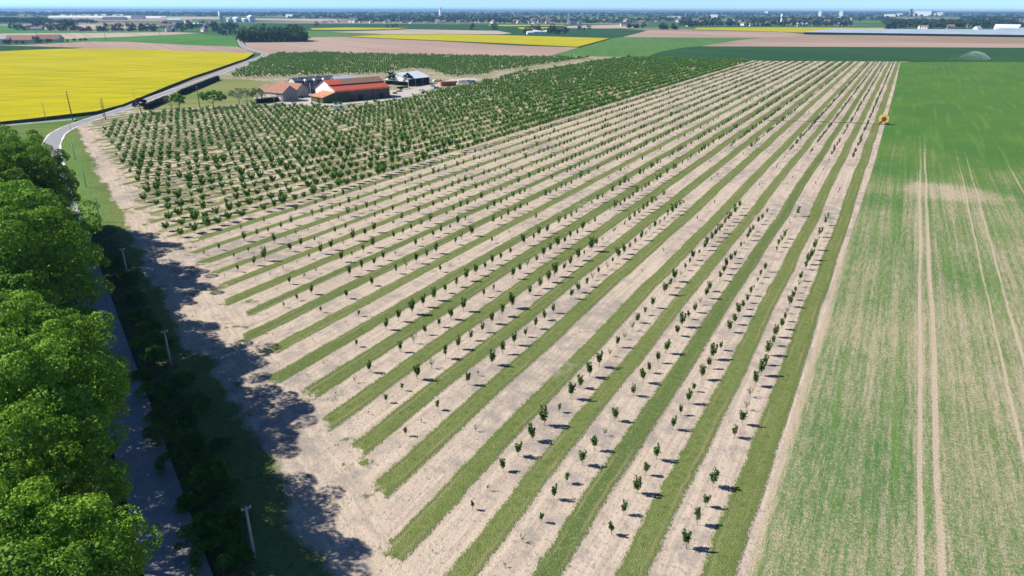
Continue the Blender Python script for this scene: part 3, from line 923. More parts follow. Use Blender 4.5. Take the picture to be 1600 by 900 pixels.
while True:
    X = ROW0 - PITCH * k
    if X < -680: break
    y = 58.0 + (42.9 + 5.43 * (k - 18)) % 3.62
    X = -142.1 - PITCH * (k - 18)
    if X < -139:
        while y < 830:
            yy = y
            a = B1(X, yy)
            b = (not a) and B2(X, yy)
            if a or b:
                y0 = 21.0 - 0.52 * X
                grow = 0.92 + 0.26 * min(1.0, max(0.0, (yy - y0) / 240.0))
                if b: grow = 1.10
                gap = 0.975 if (math.sin(yy * .06 + X * .05) + math.sin(yy * .023 - X * .09)) > -1.4 else 0.75
                tx, ty = -259.6, 282.9                      # clear ground round the white van
                if abs(X - tx - 4) < 9 and abs(yy - ty + 3.5) < 6.5: gap = 0
                if rng.random() < gap:
                    dense.append((X + rng.normal() * .15, yy + rng.normal() * .2, grow * rng.uniform(0.80, 1.14), k - 18))
            y += 3.62
    k += 1


def visible(x, y, m=25):
    px, py = proj(x, y, 1)
    return -m < px < 1600 + m and py < 900 + m


young = [q for q in young if visible(q[0], q[1])]
dense = [q for q in dense if visible(q[0], q[1])]
young.sort(key=lambda q: q[0] ** 2 + q[1] ** 2)
dense.sort(key=lambda q: q[0] ** 2 + q[1] ** 2)
NY, ND = 300, 300


def place_individuals(lst, kinds, pick, name, group, lab):
    ranks = {}
    for q in sorted(lst, key=lambda q: q[1]):
        ranks.setdefault(q[3], []).append(q)
    first = {}
    for q in lst:
        x, y, s, k = q
        i = pick(s)
        st, fo, lc, wd = kinds[i]
        H = s
        if i not in first:
            e = empty(name, (x, y, 0))
            link('stem', st, e); link('foliage', fo, e)
            first[i] = e
        else:
            e = first[i].copy(); COL.objects.link(e)
            for ch in first[i].children:
                c = ch.copy(); c.parent = e; COL.objects.link(c)
        e.location = (x, y, 0)
        e.rotation_euler = (rng.normal() * .05, rng.normal() * .05, rng.uniform(0, 6.28))
        e.scale = (H * rng.uniform(.9, 1.1), H * rng.uniform(.9, 1.1), H)
        n = ranks[k].index(q)
        tag(e, lab(wd, n, k), 'sapling' if name == 'young_tree' else 'fruit tree', group)


def pick_young(s):
    if s < 0.5: return 5 if rng.random() < .3 else 3
    if s < 0.75: return int(rng.choice([1, 3, 4, 3, 1]))
    return int(rng.choice([0, 0, 1, 2, 2, 0, 1, 4]))


def pick_bush(s):
    if s < .75: return 3
    return int(rng.choice([0, 1, 2, 0, 1, 2, 3]))


place_individuals(young[:NY], SAP, pick_young, 'young_tree', 'young fruit trees in the tilled bands',
                  lambda wd, n, k: f'{wd} young fruit tree, {nth(n)} from near end of {nth(k)} row left of wheat')
place_individuals(dense[:ND], BUSH, pick_bush, 'fruit_tree', 'older fruit trees of the dense block',
                  lambda wd, n, k: f'{wd} fruit tree, {nth(n)} from near end of {nth(k)} full row past the saplings')


def scatter_stuff(name, lst, kinds, pick, mat, label):
    V, Q = [], []
    b = 0
    for x, y, s, k in lst:
        v, q = kinds[pick(s)][2]
        a = rng.uniform(0, 6.28)
        ca, sa = math.cos(a) * s, math.sin(a) * s
        w_ = np.empty_like(v)
        w_[:, 0] = v[:, 0] * ca - v[:, 1] * sa + x
        w_[:, 1] = v[:, 0] * sa + v[:, 1] * ca + y
        w_[:, 2] = v[:, 2] * s
        V.append(w_); Q.append(q + b); b += len(v)
    o = link(name, np_mesh(name, np.concatenate(V), np.concatenate(Q), [mat]))
    tag(o, label, 'trees', kind='stuff')
    return o


scatter_stuff('young_trees', young[NY:], SAP, pick_young, MT['leaf_fruit'], 'rows of young fruit trees reaching to the far end of the striped field')
scatter_stuff('fruit_trees', dense[ND:], BUSH, pick_bush, MT['leaf_dense'], 'dense block of older fruit trees around and behind the farm')
print('young', len(young), 'dense', len(dense), 'wood', len(wood))

# ------------------------------------------------------------------ roadside and farm trees
def single_tree(name, px, py, H, R, h0, clumps, per, size, mat, label, seed, tmat='bark', flat=1.0, cl=0.9):
    x, y = g(px, py)
    e = empty(name, (x, y, 0))
    rr = np.random.default_rng(seed)
    link('trunk', limb_mesh('trunk', rr, H * .85, R, 0.2, 8, MT[tmat], .25), e)
    link('crown', make_crown('crown', seed, R, h0, H, clumps, per, cl, size, mat), e)
    tag(e, label, 'tree')
    return e


single_tree('purple_leaved_tree', 221, 178, 7.4, 3.0, 2.4, 40, 60, .5, MT['leaf_purple'], 'purple leaved tree where the farm drive leaves the road', 31)
single_tree('lawn_tree', 281, 173, 8.6, 3.9, 2.2, 45, 70, .5, MT['leaf_oak'], 'upright green tree beside the farm drive, right of a bare tree', 32)
single_tree('bare_tree', 268, 170.5, 6.6, 3.0, 2.5, 22, 14, .35, MT['leaf_grey'], 'nearly bare thin tree by the farm drive', 33, 'twig')
single_tree('round_topped_tree', 334, 168, 9.0, 6.4, 2.2, 70, 90, .55, MT['leaf_oak'], 'wide bright green round topped tree on the lawn by the drive', 34)
single_tree('grey_tree', 387, 166, 9.0, 6.2, 2.6, 50, 26, .4, MT['leaf_grey'], 'wide grey leafless tree nearest the tiled cottage', 35, 'twig')
single_tree('grey_tree', 374, 163, 8.5, 5.6, 2.6, 46, 24, .4, MT['leaf_grey'], 'grey leafless tree left of its twin before the cottage', 36, 'twig')
single_tree('yard_tree', 403, 161, 8.0, 3.2, 2.0, 40, 50, .45, MT['leaf_oak2'], 'dark green tree at the left corner of the tiled cottage', 37)
single_tree('yard_tree', 616.5, 132.5, 9.0, 4.6, 0.6, 50, 70, .6, MT['hedge'], 'dark evergreen at the left corner of the open shed', 38)
single_tree('yard_tree', 637, 134, 8.2, 3.2, 0.5, 40, 60, .55, MT['hedge'], 'dark evergreen before the white gable of the open shed', 39)


def hedge(name, a, b, w_, h, mat, label, seed, size=.4, per_m=90):
    rr = np.random.default_rng(seed)
    A, B = np.array([*a, 0.]), np.array([*b, 0.])
    L = np.linalg.norm(B - A); t = (B - A) / L
    n_ = np.array([-t[1], t[0], 0])
    m = MB()
    rz = math.atan2(t[1], t[0])
    n = int(L * per_m)
    s = rr.uniform(0, L, n)
    bump = 1 + .12 * np.sin(s * .9 + seed) * np.sin(s * .37)
    ang = rr.uniform(-0.2, math.pi + .2, n)
    cx = np.cos(ang) * w_ / 2 * bump
    cz = (0.12 + np.clip(np.sin(ang), 0, 1) ** 0.45 * 0.88 * bump) * h
    cz = np.where(rr.random(n) < .35, rr.uniform(0.05, .8, n) * h, cz)
    C = np.stack([s, cx, cz], 1)
    N = np.stack([rr.normal(size=n) * .5, np.cos(ang) + rr.normal(size=n) * .3, np.sin(ang) + rr.normal(size=n) * .3], 1)
    v, q = leaf_quads(C, N, size, rr)
    core = MB().box(0.1, L - .1, -w_ * .36, w_ * .36, 0, h * .86)
    cv = np.array(core.v); cq = np.array(core.f)
    V = np.concatenate([v, cv]); Q = np.concatenate([q, cq + len(v)])
    o = link(name, np_mesh(name, V, Q, [mat]), None, (A[0], A[1], 0), rz)
    tag(o, label, 'hedge')
    return o


hedge('hedge', g(228, 171.5), g(262, 156.5), 2.8, 2.8, MT['hedge_red'], 'dark reddish hedge along the road behind the purple leaved tree', 51)
hedge('hedge', g(281, 149), g(341, 124.5), 3.0, 3.0, MT['hedge'], 'long dark hedge between the road and the mown lawn', 52)
hedge('hedge', g(401, 162), g(427, 159.4), 2.2, 2.8, MT['hedge'], 'dark clipped hedge before the white cottage wall, left of the gap', 53)
hedge('hedge', g(429, 159.2), g(451, 156.8), 2.2, 2.8, MT['hedge'], 'dark clipped hedge before the cottage gable, right of the gap', 54)

# ------------------------------------------------------------------ buildings
def gable_walls(L, D, eave, ridge, mat, ry=None, z0=-0.2):
    ry = D / 2 if ry is None else ry
    m = MB()
    pr = [(0, z0), (D, z0), (D, eave), (ry, ridge), (0, eave)]
    v = [(0, y, z) for y, z in pr] + [(L, y, z) for y, z in pr]
    m.add(v, [(0, 1, 2, 3, 4), (9, 8, 7, 6, 5), (0, 4, 9, 5), (1, 6, 7, 2), (0, 5, 6, 1)])
    return m


def roof_pair(L, D, eave, ridge, oh=0.4, t=0.22, x0=0.0, x1=None, front=0, back=0):
    x1 = L if x1 is None else x1
    k = (ridge - eave) / (D / 2)
    m = MB()
    up = 0.2
    m.slab((x0 - oh, -oh, eave - k * oh + up), (x1 + oh, -oh, eave - k * oh + up), (x1 + oh, D / 2, ridge + up), (x0 - oh, D / 2, ridge + up), t, front)
    m.slab((x1 + oh, D + oh, eave - k * oh + up), (x0 - oh, D + oh, eave - k * oh + up), (x0 - oh, D / 2 + .004, ridge + up - .003), (x1 + oh, D / 2 + .004, ridge + up - .003), t, back)
    return m


def opening(parent, kind, x, z, w_, h, mat, frame=None, y=0.0, face='front'):
    """a window or door set just proud of its wall"""
    m = MB()
    if face == 'front': m.box(x - w_ / 2, x + w_ / 2, y - .05, y + .06, z, z + h)
    else: m.box(y - .06, y + .05, x - w_ / 2, x + w_ / 2, z, z + h)
    o = m.build(kind, mat, parent)
    if frame:
        f = MB()
        if face == 'front':
            f.box(x - w_ / 2 - .12, x - w_ / 2, y - .07, y + .05, z, z + h).box(x + w_ / 2, x + w_ / 2 + .12, y - .07, y + .05, z, z + h)
            f.box(x - w_ / 2 - .12, x + w_ / 2 + .12, y - .08, y + .05, z + h, z + h + .14).box(x - w_ / 2 - .16, x + w_ / 2 + .16, y - .12, y + .05, z - .12, z)
        else:
            f.box(y - .05, y + .07, x - w_ / 2 - .12, x - w_ / 2, z, z + h).box(y - .05, y + .07, x + w_ / 2, x + w_ / 2 + .12, z, z + h)
            f.box(y - .05, y + .08, x - w_ / 2 - .12, x + w_ / 2 + .12, z + h, z + h + .14)
        f.build('frame', frame, o)
    return o


AX = math.atan2(0.952, 0.306)                # the farm's long direction

# the big barn
bn = empty('barn', (-283.6, 306.5, 0), AX)
tag(bn, 'long stone barn with white gable end and red and brown roof', 'barn')
L, D, E, RD = 37.0, 23.0, 6.3, 11.4
wl = MB()
wl.add([(0, 0, -.2), (L, 0, -.2), (L, 0, E), (0, 0, E)], [(0, 1, 2, 3)])
wl.add([(L, D, -.2), (0, D, -.2), (0, D, E), (L, D, E)], [(0, 1, 2, 3)])
wl.add([(L, 0, -.2), (L, D, -.2), (L, D, E), (L, D / 2, RD), (L, 0, E)], [(0, 1, 2, 3, 4)])
wl.build('wall', MT['stone'], bn)
MB().add([(0, 0, -.2), (0, 0, E), (0, D / 2, RD), (0, D, E), (0, D, -.2)], [(0, 1, 2, 3, 4)]).build('gable_wall', MT['white'], bn)
kk = (RD - E) / (D / 2)
mid = D * 0.27
zm = E + kk * mid
m = MB().slab((-.45, mid - .3, zm - kk * .3 + .25), (9.2, mid - .3, zm - kk * .3 + .25), (9.2, D / 2, RD + .25), (-.45, D / 2, RD + .25), .2)
o = m.build('red_upper_roof', MT['tile_red'], bn); o['label'] = 'bright red sheeted quarter of the upper roof'
m = MB().slab((9.2, mid - .3, zm - kk * .3 + .25), (L + .45, mid - .3, zm - kk * .3 + .25), (L + .45, D / 2, RD + .25), (9.2, D / 2, RD + .25), .2)
o = m.build('old_upper_roof', MT['tile_old'], bn); o['label'] = 'old brown tiles of the upper roof'
m = MB().slab((-.45, -.7, E - kk * .7 - .2), (L + .45, -.7, E - kk * .7 - .2), (L + .45, mid, zm - .3), (-.45, mid, zm - .3), .2)
o = m.build('red_lower_roof', MT['tile_red'], bn); o['label'] = 'red sheeted lower roof along the front'
MB().slab((L + .45, D + .5, E - kk * .5 + .2), (-.45, D + .5, E - kk * .5 + .2), (-.45, D / 2 + .01, RD + .24), (L + .45, D / 2 + .01, RD + .24), .2).build('back_roof', MT['tile_old'], bn)
MB().box(-.45, L + .45, mid - .05, mid + .05, zm - .5, zm + .1).build('roof_step', MT['dark'], bn)
opening(bn, 'door', 9.6, 0, 5.2, 3.6, MT['door'], MT['greystone'])
opening(bn, 'door', 16.5, 0, 3.0, 3.2, MT['dark'])
opening(bn, 'window', 22.5, 2.2, 1.2, 1.2, MT['glass'], MT['greystone'])
opening(bn, 'window', 26.0, 3.0, 1.0, 1.0, MT['glass'], MT['greystone'])
opening(bn, 'door', 31.0, 0, 2.6, 3.0, MT['dark'])
MB().tube([(14.2, -.15, 0), (14.2, -.15, E - .4)], .08).tube([(25, -.15, 0), (25, -.15, E - .4)], .08).build('drainpipe', MT['dark'], bn)
MB().box(1.2, 9.0, -.22, -.03, 0, 5.2).build('ivy', MT['ivy'], bn)
# lean-to on the left gable
m = MB()
m.add([(-8.2, 0, -.2), (-.01, 0, -.2), (-.01, 0, 5.4), (-8.2, 0, 3.2)], [(0, 1, 2, 3)])
m.add([(-8.2, 13, -.2), (-8.2, 0, -.2), (-8.2, 0, 3.2), (-8.2, 13, 3.2)], [(0, 1, 2, 3)])
m.add([(-.01, 13, -.2), (-8.2, 13, -.2), (-8.2, 13, 3.2), (-.01, 13, 5.4)], [(0, 1, 2, 3)])
lt = m.build('lean_to_wall', MT['ivy'], bn)
MB().slab((-8.8, -.5, 3.25), (-.02, -.5, 5.75), (-.02, 13.5, 5.75), (-8.8, 13.5, 3.25), .18).build('lean_to_roof', MT['tile_orange'], bn)
opening(bn, 'garage_door', 5.0, 0, 3.2, 2.5, MT['dark'], None, -8.2, 'side')

# pale roofed shed behind the barn
sh = empty('metal_shed', (-309, 338, 0), AX)
tag(sh, 'pale metal roofed shed peeping over the barn roof', 'shed')
gable_walls(14, 12, 6.5, 10.2, MT['zinc']).build('wall', MT['greystone'], sh)
roof_pair(14, 12, 6.5, 10.2).build('roof', MT['zinc'], sh)

# slate house
hs = empty('slate_house', (-334.9, 327, 0), AX)
tag(hs, 'two storey farmhouse with dark slate mansard roof and white dormers', 'house')
L, D, E, KN, RD = 29.0, 10.5, 5.0, 7.4, 9.2
pr = [(0, -.2), (0, E), (1.0, KN), (D / 2, RD), (D - 1.0, KN), (D, E), (D, -.2)]
m = MB()
n_ = len(pr)
v = [(0, y, z) for y, z in pr] + [(L, y, z) for y, z in pr]
m.add(v, [tuple(range(n_)), (7, 8, 1, 0), (13, 12, 5, 6)][1:])
m.build('wall', MT['greystone'], hs)
MB().add(v, [(6, 5, 4, 3, 2, 1, 0), (7, 8, 9, 10, 11, 12, 13)]).build('gable_wall', MT['plaster'], hs)
m = MB()
for s_ in (0, 1):
    f = (lambda y: y) if s_ == 0 else (lambda y: D - y)
    q = [(-.25, f(-.25), E - .1), (L + .25, f(-.25), E - .1), (L + .25, f(.95), KN + .15), (-.25, f(.95), KN + .15)]
    q2 = [(-.25, f(.80), KN + .1), (L + .25, f(.80), KN + .1), (L + .25, f(D / 2), RD + .2 - .002 * s_), (-.25, f(D / 2), RD + .2 - .002 * s_)]
    if s_: q.reverse(); q2.reverse()
    m.slab(*q, .18); m.slab(*q2, .18)
rf = m.build('roof', MT['slate'], hs)
for x in (4.6, 17.2): MB().box(x, x + 1.0, D / 2 - .4, D / 2 + .4, RD - .6, RD + 1.6).build('chimney', MT['plaster'], hs)
for x in (7.2, 13.6, 20.0):
    dm = MB().box(x - .75, x + .75, -.05, 2.2, E + .1, KN + .1)
    dm.add([(x - .9, -.2, KN + .1), (x + .9, -.2, KN + .1), (x, -.2, KN + .9), (x - .9, 2.6, KN + .1), (x + .9, 2.6, KN + .1), (x, 2.6, KN + .9)], [(0, 1, 2), (0, 2, 5, 3), (1, 4, 5, 2), (0, 3, 4, 1), (3, 5, 4)])
    dd = dm.build('dormer', MT['white'], hs)
    MB().box(x - .45, x + .45, -.12, 0, E + .5, KN - .2).build('pane', MT['glass'], dd)
for x in (2.6, 6.4, 10.6, 14.4, 18.6, 22.4, 26.2):
    opening(hs, 'window' if x != 10.6 else 'door', x, .9 if x != 10.6 else 0, 1.1, 2.2 if x != 10.6 else 2.6, MT['white'] if x != 10.6 else MT['door'], MT['plaster'])

# tiled cottage
ca = math.atan2(-.05, 1.0)
ct = empty('tiled_cottage', (-336.5, 293.9, 0), ca)
tag(ct, 'low cottage with clay tiled roof, white front wall and grey gable', 'cottage')
L, D, E, RD = 25.5, 11.5, 4.9, 8.6
m = MB()
m.add([(0, 0, -.2), (20, 0, -.2), (20, 0, E), (0, 0, E)], [(0, 1, 2, 3)])
m.build('white_wall', MT['plaster'], ct)
m = MB()
m.add([(20, 0, -.2), (L, 0, -.2), (L, 0, E), (20, 0, E)], [(0, 1, 2, 3)])
m.add([(L, 0, -.2), (L, D, -.2), (L, D, E), (L, D / 2, RD), (L, 0, E)], [(0, 1, 2, 3, 4)])
m.add([(L, D, -.2), (0, D, -.2), (0, D, E), (L, D, E)], [(0, 1, 2, 3)])
m.add([(0, D, -.2), (0, 0, -.2), (0, 0, E), (0, D, E)], [(0, 1, 2, 3)])
m.build('wall', MT['greystone'], ct)
k = (RD - E) / (D / 2)
m = MB()
m.slab((11, -.5, E - k * .5 + .2), (L + .4, -.5, E - k * .5 + .2), (L + .4, D / 2, RD + .2), (11, D / 2, RD + .2), .2)
m.slab((L + .4, D + .5, E - k * .5 + .2), (11, D + .5, E - k * .5 + .2), (11, D / 2 + .01, RD + .2), (L + .4, D / 2 + .01, RD + .2), .2)
m.build('roof', MT['tile'], ct)
m = MB()
m.slab((-.4, -.5, E - k * .5 + .05), (10.98, -.5, E - k * .5 + .05), (10.98, D / 2, RD - .05), (4.5, D / 2, RD - .05), .18)
m.slab((10.98, D + .5, E - k * .5 + .05), (-.4, D + .5, E - k * .5 + .05), (4.5, D / 2 + .01, RD - .05), (10.98, D / 2 + .01, RD - .05), .18)
m.build('old_roof', MT['tile_old'], ct)
MB().add([(-.4, -.5, E - k * .5 + .04), (-.4, D + .5, E - k * .5 + .04), (4.5, D / 2, RD - .06)], [(0, 2, 1)]).build('hip_roof', MT['tile_orange'], ct)
opening(ct, 'door', 7.4, 0, 1.2, 2.3, MT['dark'])
opening(ct, 'window', 10.4, 2.6, .9, .9, MT['glass'], MT['white'])
opening(ct, 'window', 17.5, 1.3, 1.0, 1.4, MT['glass'], MT['white'])
opening(ct, 'door', 22.6, 0, 2.4, 2.6, MT['white'])
opening(ct, 'window', 5.5, 1.2, 1.2, 1.3, MT['glass'], MT['plaster'], L, 'side')

# tiled range behind the cottage
an = empty('tiled_outbuilding', (-340, 313, 0), ca)
tag(an, 'orange tiled outbuilding between the cottage and the slate house', 'outbuilding')
gable_walls(21, 9, 4.6, 7.8, None).build('wall', MT['plaster'], an)
roof_pair(21, 9, 4.6, 7.8).build('roof', MT['tile'], an)
opening(an, 'door', 16, 0, 1.4, 2.3, MT['door'], MT['greystone'])

# open shed with the pale metal roof
sa = math.atan2(.99, .12)
os_ = empty('open_shed', (-300.5, 398.5, 0), sa)
tag(os_, 'open sided shed with pale metal roof and white gable', 'shed')
L, D, E, RD = 22.0, 23.0, 4.9, 8.3
roof_pair(L, D, E, RD, .6, .14).build('roof', MT['zinc'], os_)
for x in (.3, 7.4, 14.6, L - .3):
    for y in (.3, D - .3):
        MB().box(x - .15, x + .15, y - .15, y + .15, -.1, E).build('post', MT['metal'], os_)
m = MB().add([(0, .1, 3.0), (0, .1, E), (0, D / 2, RD), (0, D - .1, E), (0, D - .1, 3.0)], [(0, 1, 2, 3, 4)])
m.build('gable_panel', MT['white'], os_)
m = MB().add([(L, .1, 0), (L, .1, E), (L, D / 2, RD), (L, D - .1, E), (L, D - .1, 0)], [(4, 3, 2, 1, 0)]).add([(0, D - .1, 0), (L, D - .1, 0), (L, D - .1, E), (0, D - .1, E)], [(0, 1, 2, 3)])
m.build('back_wall', MT['stone'], os_)
# hay and gear stored in the shed
for j, (x, y, h) in enumerate(((4, 14, 2.4), (9, 13, 3.2), (15, 15, 2.8))):
    rr = random.Random(j)
    m = MB()
    for q in range(3):
        for r_ in range(int(h / 0.9)):
            m.box(x + q * 1.5, x + q * 1.5 + 1.4, y, y + 2.2, r_ * .9, r_ * .9 + .86)
    o = m.build('crate_stack', MT['stone']); o.location = (-300.5, 398.5, 0); o.rotation_euler = (0, 0, sa)
    tag(o, f'stack of brown crates stored in the open shed, {nth(j)} from its white gable', 'crates', 'crate stacks in the open shed')


# ------------------------------------------------------------------ vehicles and gear in the yard
def wheel(parent, x, y, r, w_):
    o = MB().tube([(x, y - w_ / 2, r), (x, y + w_ / 2, r)], r, 14).build('wheel', MT['dark'], parent)
    MB().tube([(x, y - w_ / 2 - .02, r), (x, y + w_ / 2 + .02, r)], r * .5, 10).build('rim', MT['metal'], o)


def car(px, py, rz, mat, label, L=4.3, H=1.5, van=False):
    x, y = g(px, py)
    e = empty('parked_van' if van else 'parked_car', (x, y, .07), rz)
    tag(e, label, 'van' if van else 'car')
    W = 1.8
    pr = [(-L / 2, .35), (L / 2, .35), (L / 2, .8), (L * .3, .95), (L * .14, H), (-L * .36, H), (-L * .5, .95)] if not van else [(-L / 2, .35), (L / 2, .35), (L / 2, .95), (L * .38, 1.15), (L * .26, H), (-L / 2, H)]
    m = MB()
    n_ = len(pr)
    v = [(a, -W / 2, z) for a, z in pr] + [(a, W / 2, z) for a, z in pr]
    m.add(v, [tuple(range(n_)), tuple(range(2 * n_ - 1, n_ - 1, -1))] + [(i, n_ + i, n_ + (i + 1) % n_, (i + 1) % n_) for i in range(n_)])
    m.build('body', mat, e)
    a, b = (L * .3, .97) if not van else (L * .38, 1.17)
    c, d_ = (L * .14, H - .08) if not van else (L * .26, H - .1)
    nx = .03
    MB().add([(a + nx, -W * .42, b), (a + nx, W * .42, b), (c + nx, W * .42, d_), (c + nx, -W * .42, d_)], [(0, 1, 2, 3)]).build('windscreen', MT['glass'], e)
    for s_ in (-1, 1):
        x1 = L * .2 if not van else L * .28
        MB().box(-L * (.34 if not van else -.06), x1 - .25, s_ * W / 2 - .015, s_ * W / 2 + .015, .98 if not van else 1.2, H - .12).build('side_window', MT['glass'], e)
    for sx in (-.31, .31):
        for sy in (-.5, .5): wheel(e, sx * L, sy * (W - .1), .33, .22)
    return e


car(680.5, 128, AX, MT['white'], 'white car parked right of the open shed beside a small orange one', van=False)
car(687, 127.4, AX + .4, MT['orange'], 'small orange car parked behind the white car by the open shed', 3.6, 1.45)
car(683, 139, AX - .9, MT['blue'], 'blue car on the yard edge, just right of the pale van', 4.4)
car(659, 142.8, AX - 1.2, MT['zinc'], 'silver car half hidden by the orchard edge of the yard', 4.3)
car(721, 130, AX - .5, MT['white'], 'white van parked left in the group at the far end of the yard', 5.0, 2.2, True)
car(730, 130, AX - .7, MT['white'], 'tall white van in the middle of the group at the far end of the yard', 5.6, 2.5, True)
car(738.5, 130.6, AX - .9, MT['teal'], 'teal van at the right end of the group beside the far track', 5.2, 2.4, True)
car(531, 172.5, AX - .6, MT['white'], 'white van parked between the orchard trees before the barn', 5.6, 2.7, True)
car(469, 153.5, AX + .2, MT['hedge'], 'dark car in the shade of the cottage gable', 4.2)

x, y = g(700, 134)
e = empty('shipping_container', (x, y, .07), AX - .35)
tag(e, 'rusty orange container with open dark end beside the yard track', 'container')
m = MB().box(-5.5, 5.5, -1.6, 1.6, 0, 2.9)
for q in range(28):
    m.box(-5.4 + q * .4, -5.22 + q * .4, -1.66, 1.66, .15, 2.75)
m.build('shell', MT['orange'], e)
MB().box(5.5, 5.62, -1.5, 1.5, .1, 2.8).build('end_door', MT['dark'], e)

x, y = g(629, 139.6)
e = empty('farm_trailer', (x, y, .07), AX - .3)
tag(e, 'dark flat farm trailer standing on the gravel yard', 'trailer')
MB().box(-3.6, 3.6, -1.2, 1.2, .8, 1.0).box(-3.6, -3.5, -1.2, 1.2, 1.0, 2.0).box(3.5, 3.6, -1.2, 1.2, 1.0, 2.0).box(-3.5, 3.5, -1.2, -1.1, 1.0, 1.7).box(-3.5, 3.5, 1.1, 1.2, 1.0, 1.7).build('bed', MT['dark'], e)
MB().tube([(3.6, 0, .8), (5.2, 0, .6)], .07).build('drawbar', MT['metal'], e)
for sx in (-1.6, -.5):
    for sy in (-1.0, 1.0): wheel(e, sx, sy, .42, .3)

for j, (px, py, w_) in enumerate(((622, 143.5, 1.3), (626.5, 143.0, 1.6), (617, 146.8, 1.2), (676, 135.2, 1.4), (707.5, 129.4, 1.5), (713, 129.2, 1.3))):
    x, y = g(px, py)
    o = empty('pallet_stack', (x, y, .07), AX + j)
    tag(o, 'stack of grey pallets on the gravel yard, ' + ['between barn and shed, left of its pair', 'between barn and shed, right of its pair', 'closest to the barn corner', 'beside the blue car', 'right of the orange container', 'farthest along the track'][j], 'pallets', 'pallet stacks in the yard')
    m = MB()
    for q in range(5 + j % 3):
        for u_ in range(4): m.box(-w_, w_, -.6 + u_ * .33, -.36 + u_ * .33, q * .16 + .11, q * .16 + .135)
        for u_ in (-1, 0, 1): m.box(u_ * w_ * .9 - .06, u_ * w_ * .9 + .06, -.6, .62, q * .16, q * .16 + .105)
    m.build('pallets', MT['twig'], o)

# irrigation reel at the edge of the wheat
x, y = g(1379.5, 194.5)
e = empty('hose_reel_irrigator', (x, y, 0), .1)
tag(e, 'yellow hose reel irrigator standing between orchard and wheat', 'irrigator')
m = MB()
for yy in (-.9, .9):
    n_ = 28
    v = []
    for rr_, dy in ((2.15, -.08), (2.15, .08), (1.05, .08), (1.05, -.08)):
        v += [(math.cos(2 * math.pi * i / n_) * rr_, yy + dy, 2.6 + math.sin(2 * math.pi * i / n_) * rr_) for i in range(n_)]
    f = []
    for r_ in range(4):
        for i in range(n_):
            f.append((r_ * n_ + i, r_ * n_ + (i + 1) % n_, ((r_ + 1) % 4) * n_ + (i + 1) % n_, ((r_ + 1) % 4) * n_ + i))
    m.add(v, f)
m.build('drum_flange', MT['yellow'], e)
m = MB()
for q in range(6):
    a = math.pi * q / 6 * 2
    for yy in (-.95, .95): m.tube([(0, yy, 2.6), (math.cos(a) * 1.9, yy, 2.6 + math.sin(a) * 1.9)], .07, 6)
m.build('spokes', MT['orange'], e)
MB().tube([(0, -.75, 2.6), (0, .75, 2.6)], 1.0, 24).build('hose_coil', MT['hose'], e)
MB().tube([(-2.2, -1.1, .5), (-.4, -1.1, 2.6), (1.6, -1.1, .5)], .12).tube([(-2.2, 1.1, .5), (-.4, 1.1, 2.6), (1.6, 1.1, .5)], .12).box(-2.4, 2.6, -.5, .5, .45, .65).build('frame', MT['orange'], e)
for sx in (-1.2, 1.0):
    for sy in (-1.25, 1.25): wheel(e, sx, sy, .5, .3)
pts = [(x - 1, y - .8, .12)] + [(*g(px, py), .10) for px, py in ((1366, 194.4), (1340, 192.6), (1318, 191.8), (1300, 191.2), (1270, 189.8), (1245, 189.4), (1222, 189.0), (1200, 188.2))]
o = MB().tube(pts, .11, 6).build('irrigation_hose', MT['woodpole'])
tag(o, 'long black hose lying across the orchard rows to the yellow reel', 'hose')

# irrigation gun and its plume
x, y = g(1547, 94.5)
e = empty('irrigation_gun', (x, y, 0), 0)
tag(e, 'small wheeled irrigation gun throwing water over the far blue green field', 'irrigator')
MB().tube([(0, 0, .4), (0, 0, 1.9)], .1).box(-.8, .8, -.6, .6, .35, .5).build('cart', MT['metal'], e)
MB().tube([(0, 0, 1.9), (-1.6, .3, 2.8)], .09).build('nozzle', MT['metal'], e)
for sy in (-.7, .7): wheel(e, 0, sy, .4, .2)
rr = np.random.default_rng(8)
n_ = 6000
t = rr.beta(1.2, 1.1, n_)
fall = rr.random(n_) ** 1.7
reach = 19.0
px_ = -t * reach
pz = 1.9 + 7.0 * 4 * (t * .62) * (1 - t * .62) * (1 - 0.0 * t)
drift = fall * (4 + 22 * t) * rr.uniform(0.4, 1.1, n_)
zz = pz * (1 - fall)
C = np.stack([px_ - drift, rr.normal(size=n_) * (0.3 + 3.5 * fall + 1.5 * t) + t * 6, np.maximum(zz + rr.normal(size=n_) * .25, .1)], 1)
C = C @ np.array([[rt.x, rt.y, 0], [-rt.y, rt.x, 0], [0, 0, 1]])
keep = rr.random(n_) < (1 - .65 * fall)
v, q = leaf_quads(C[keep], rr.normal(size=(int(keep.sum()), 3)), .2, rr)
o = link('water_spray', np_mesh('water_spray', v, q, [MT['water']]), None, (x, y, 0))
tag(o, 'white arc of irrigation water drifting left over the blue green field', 'water', kind='stuff')

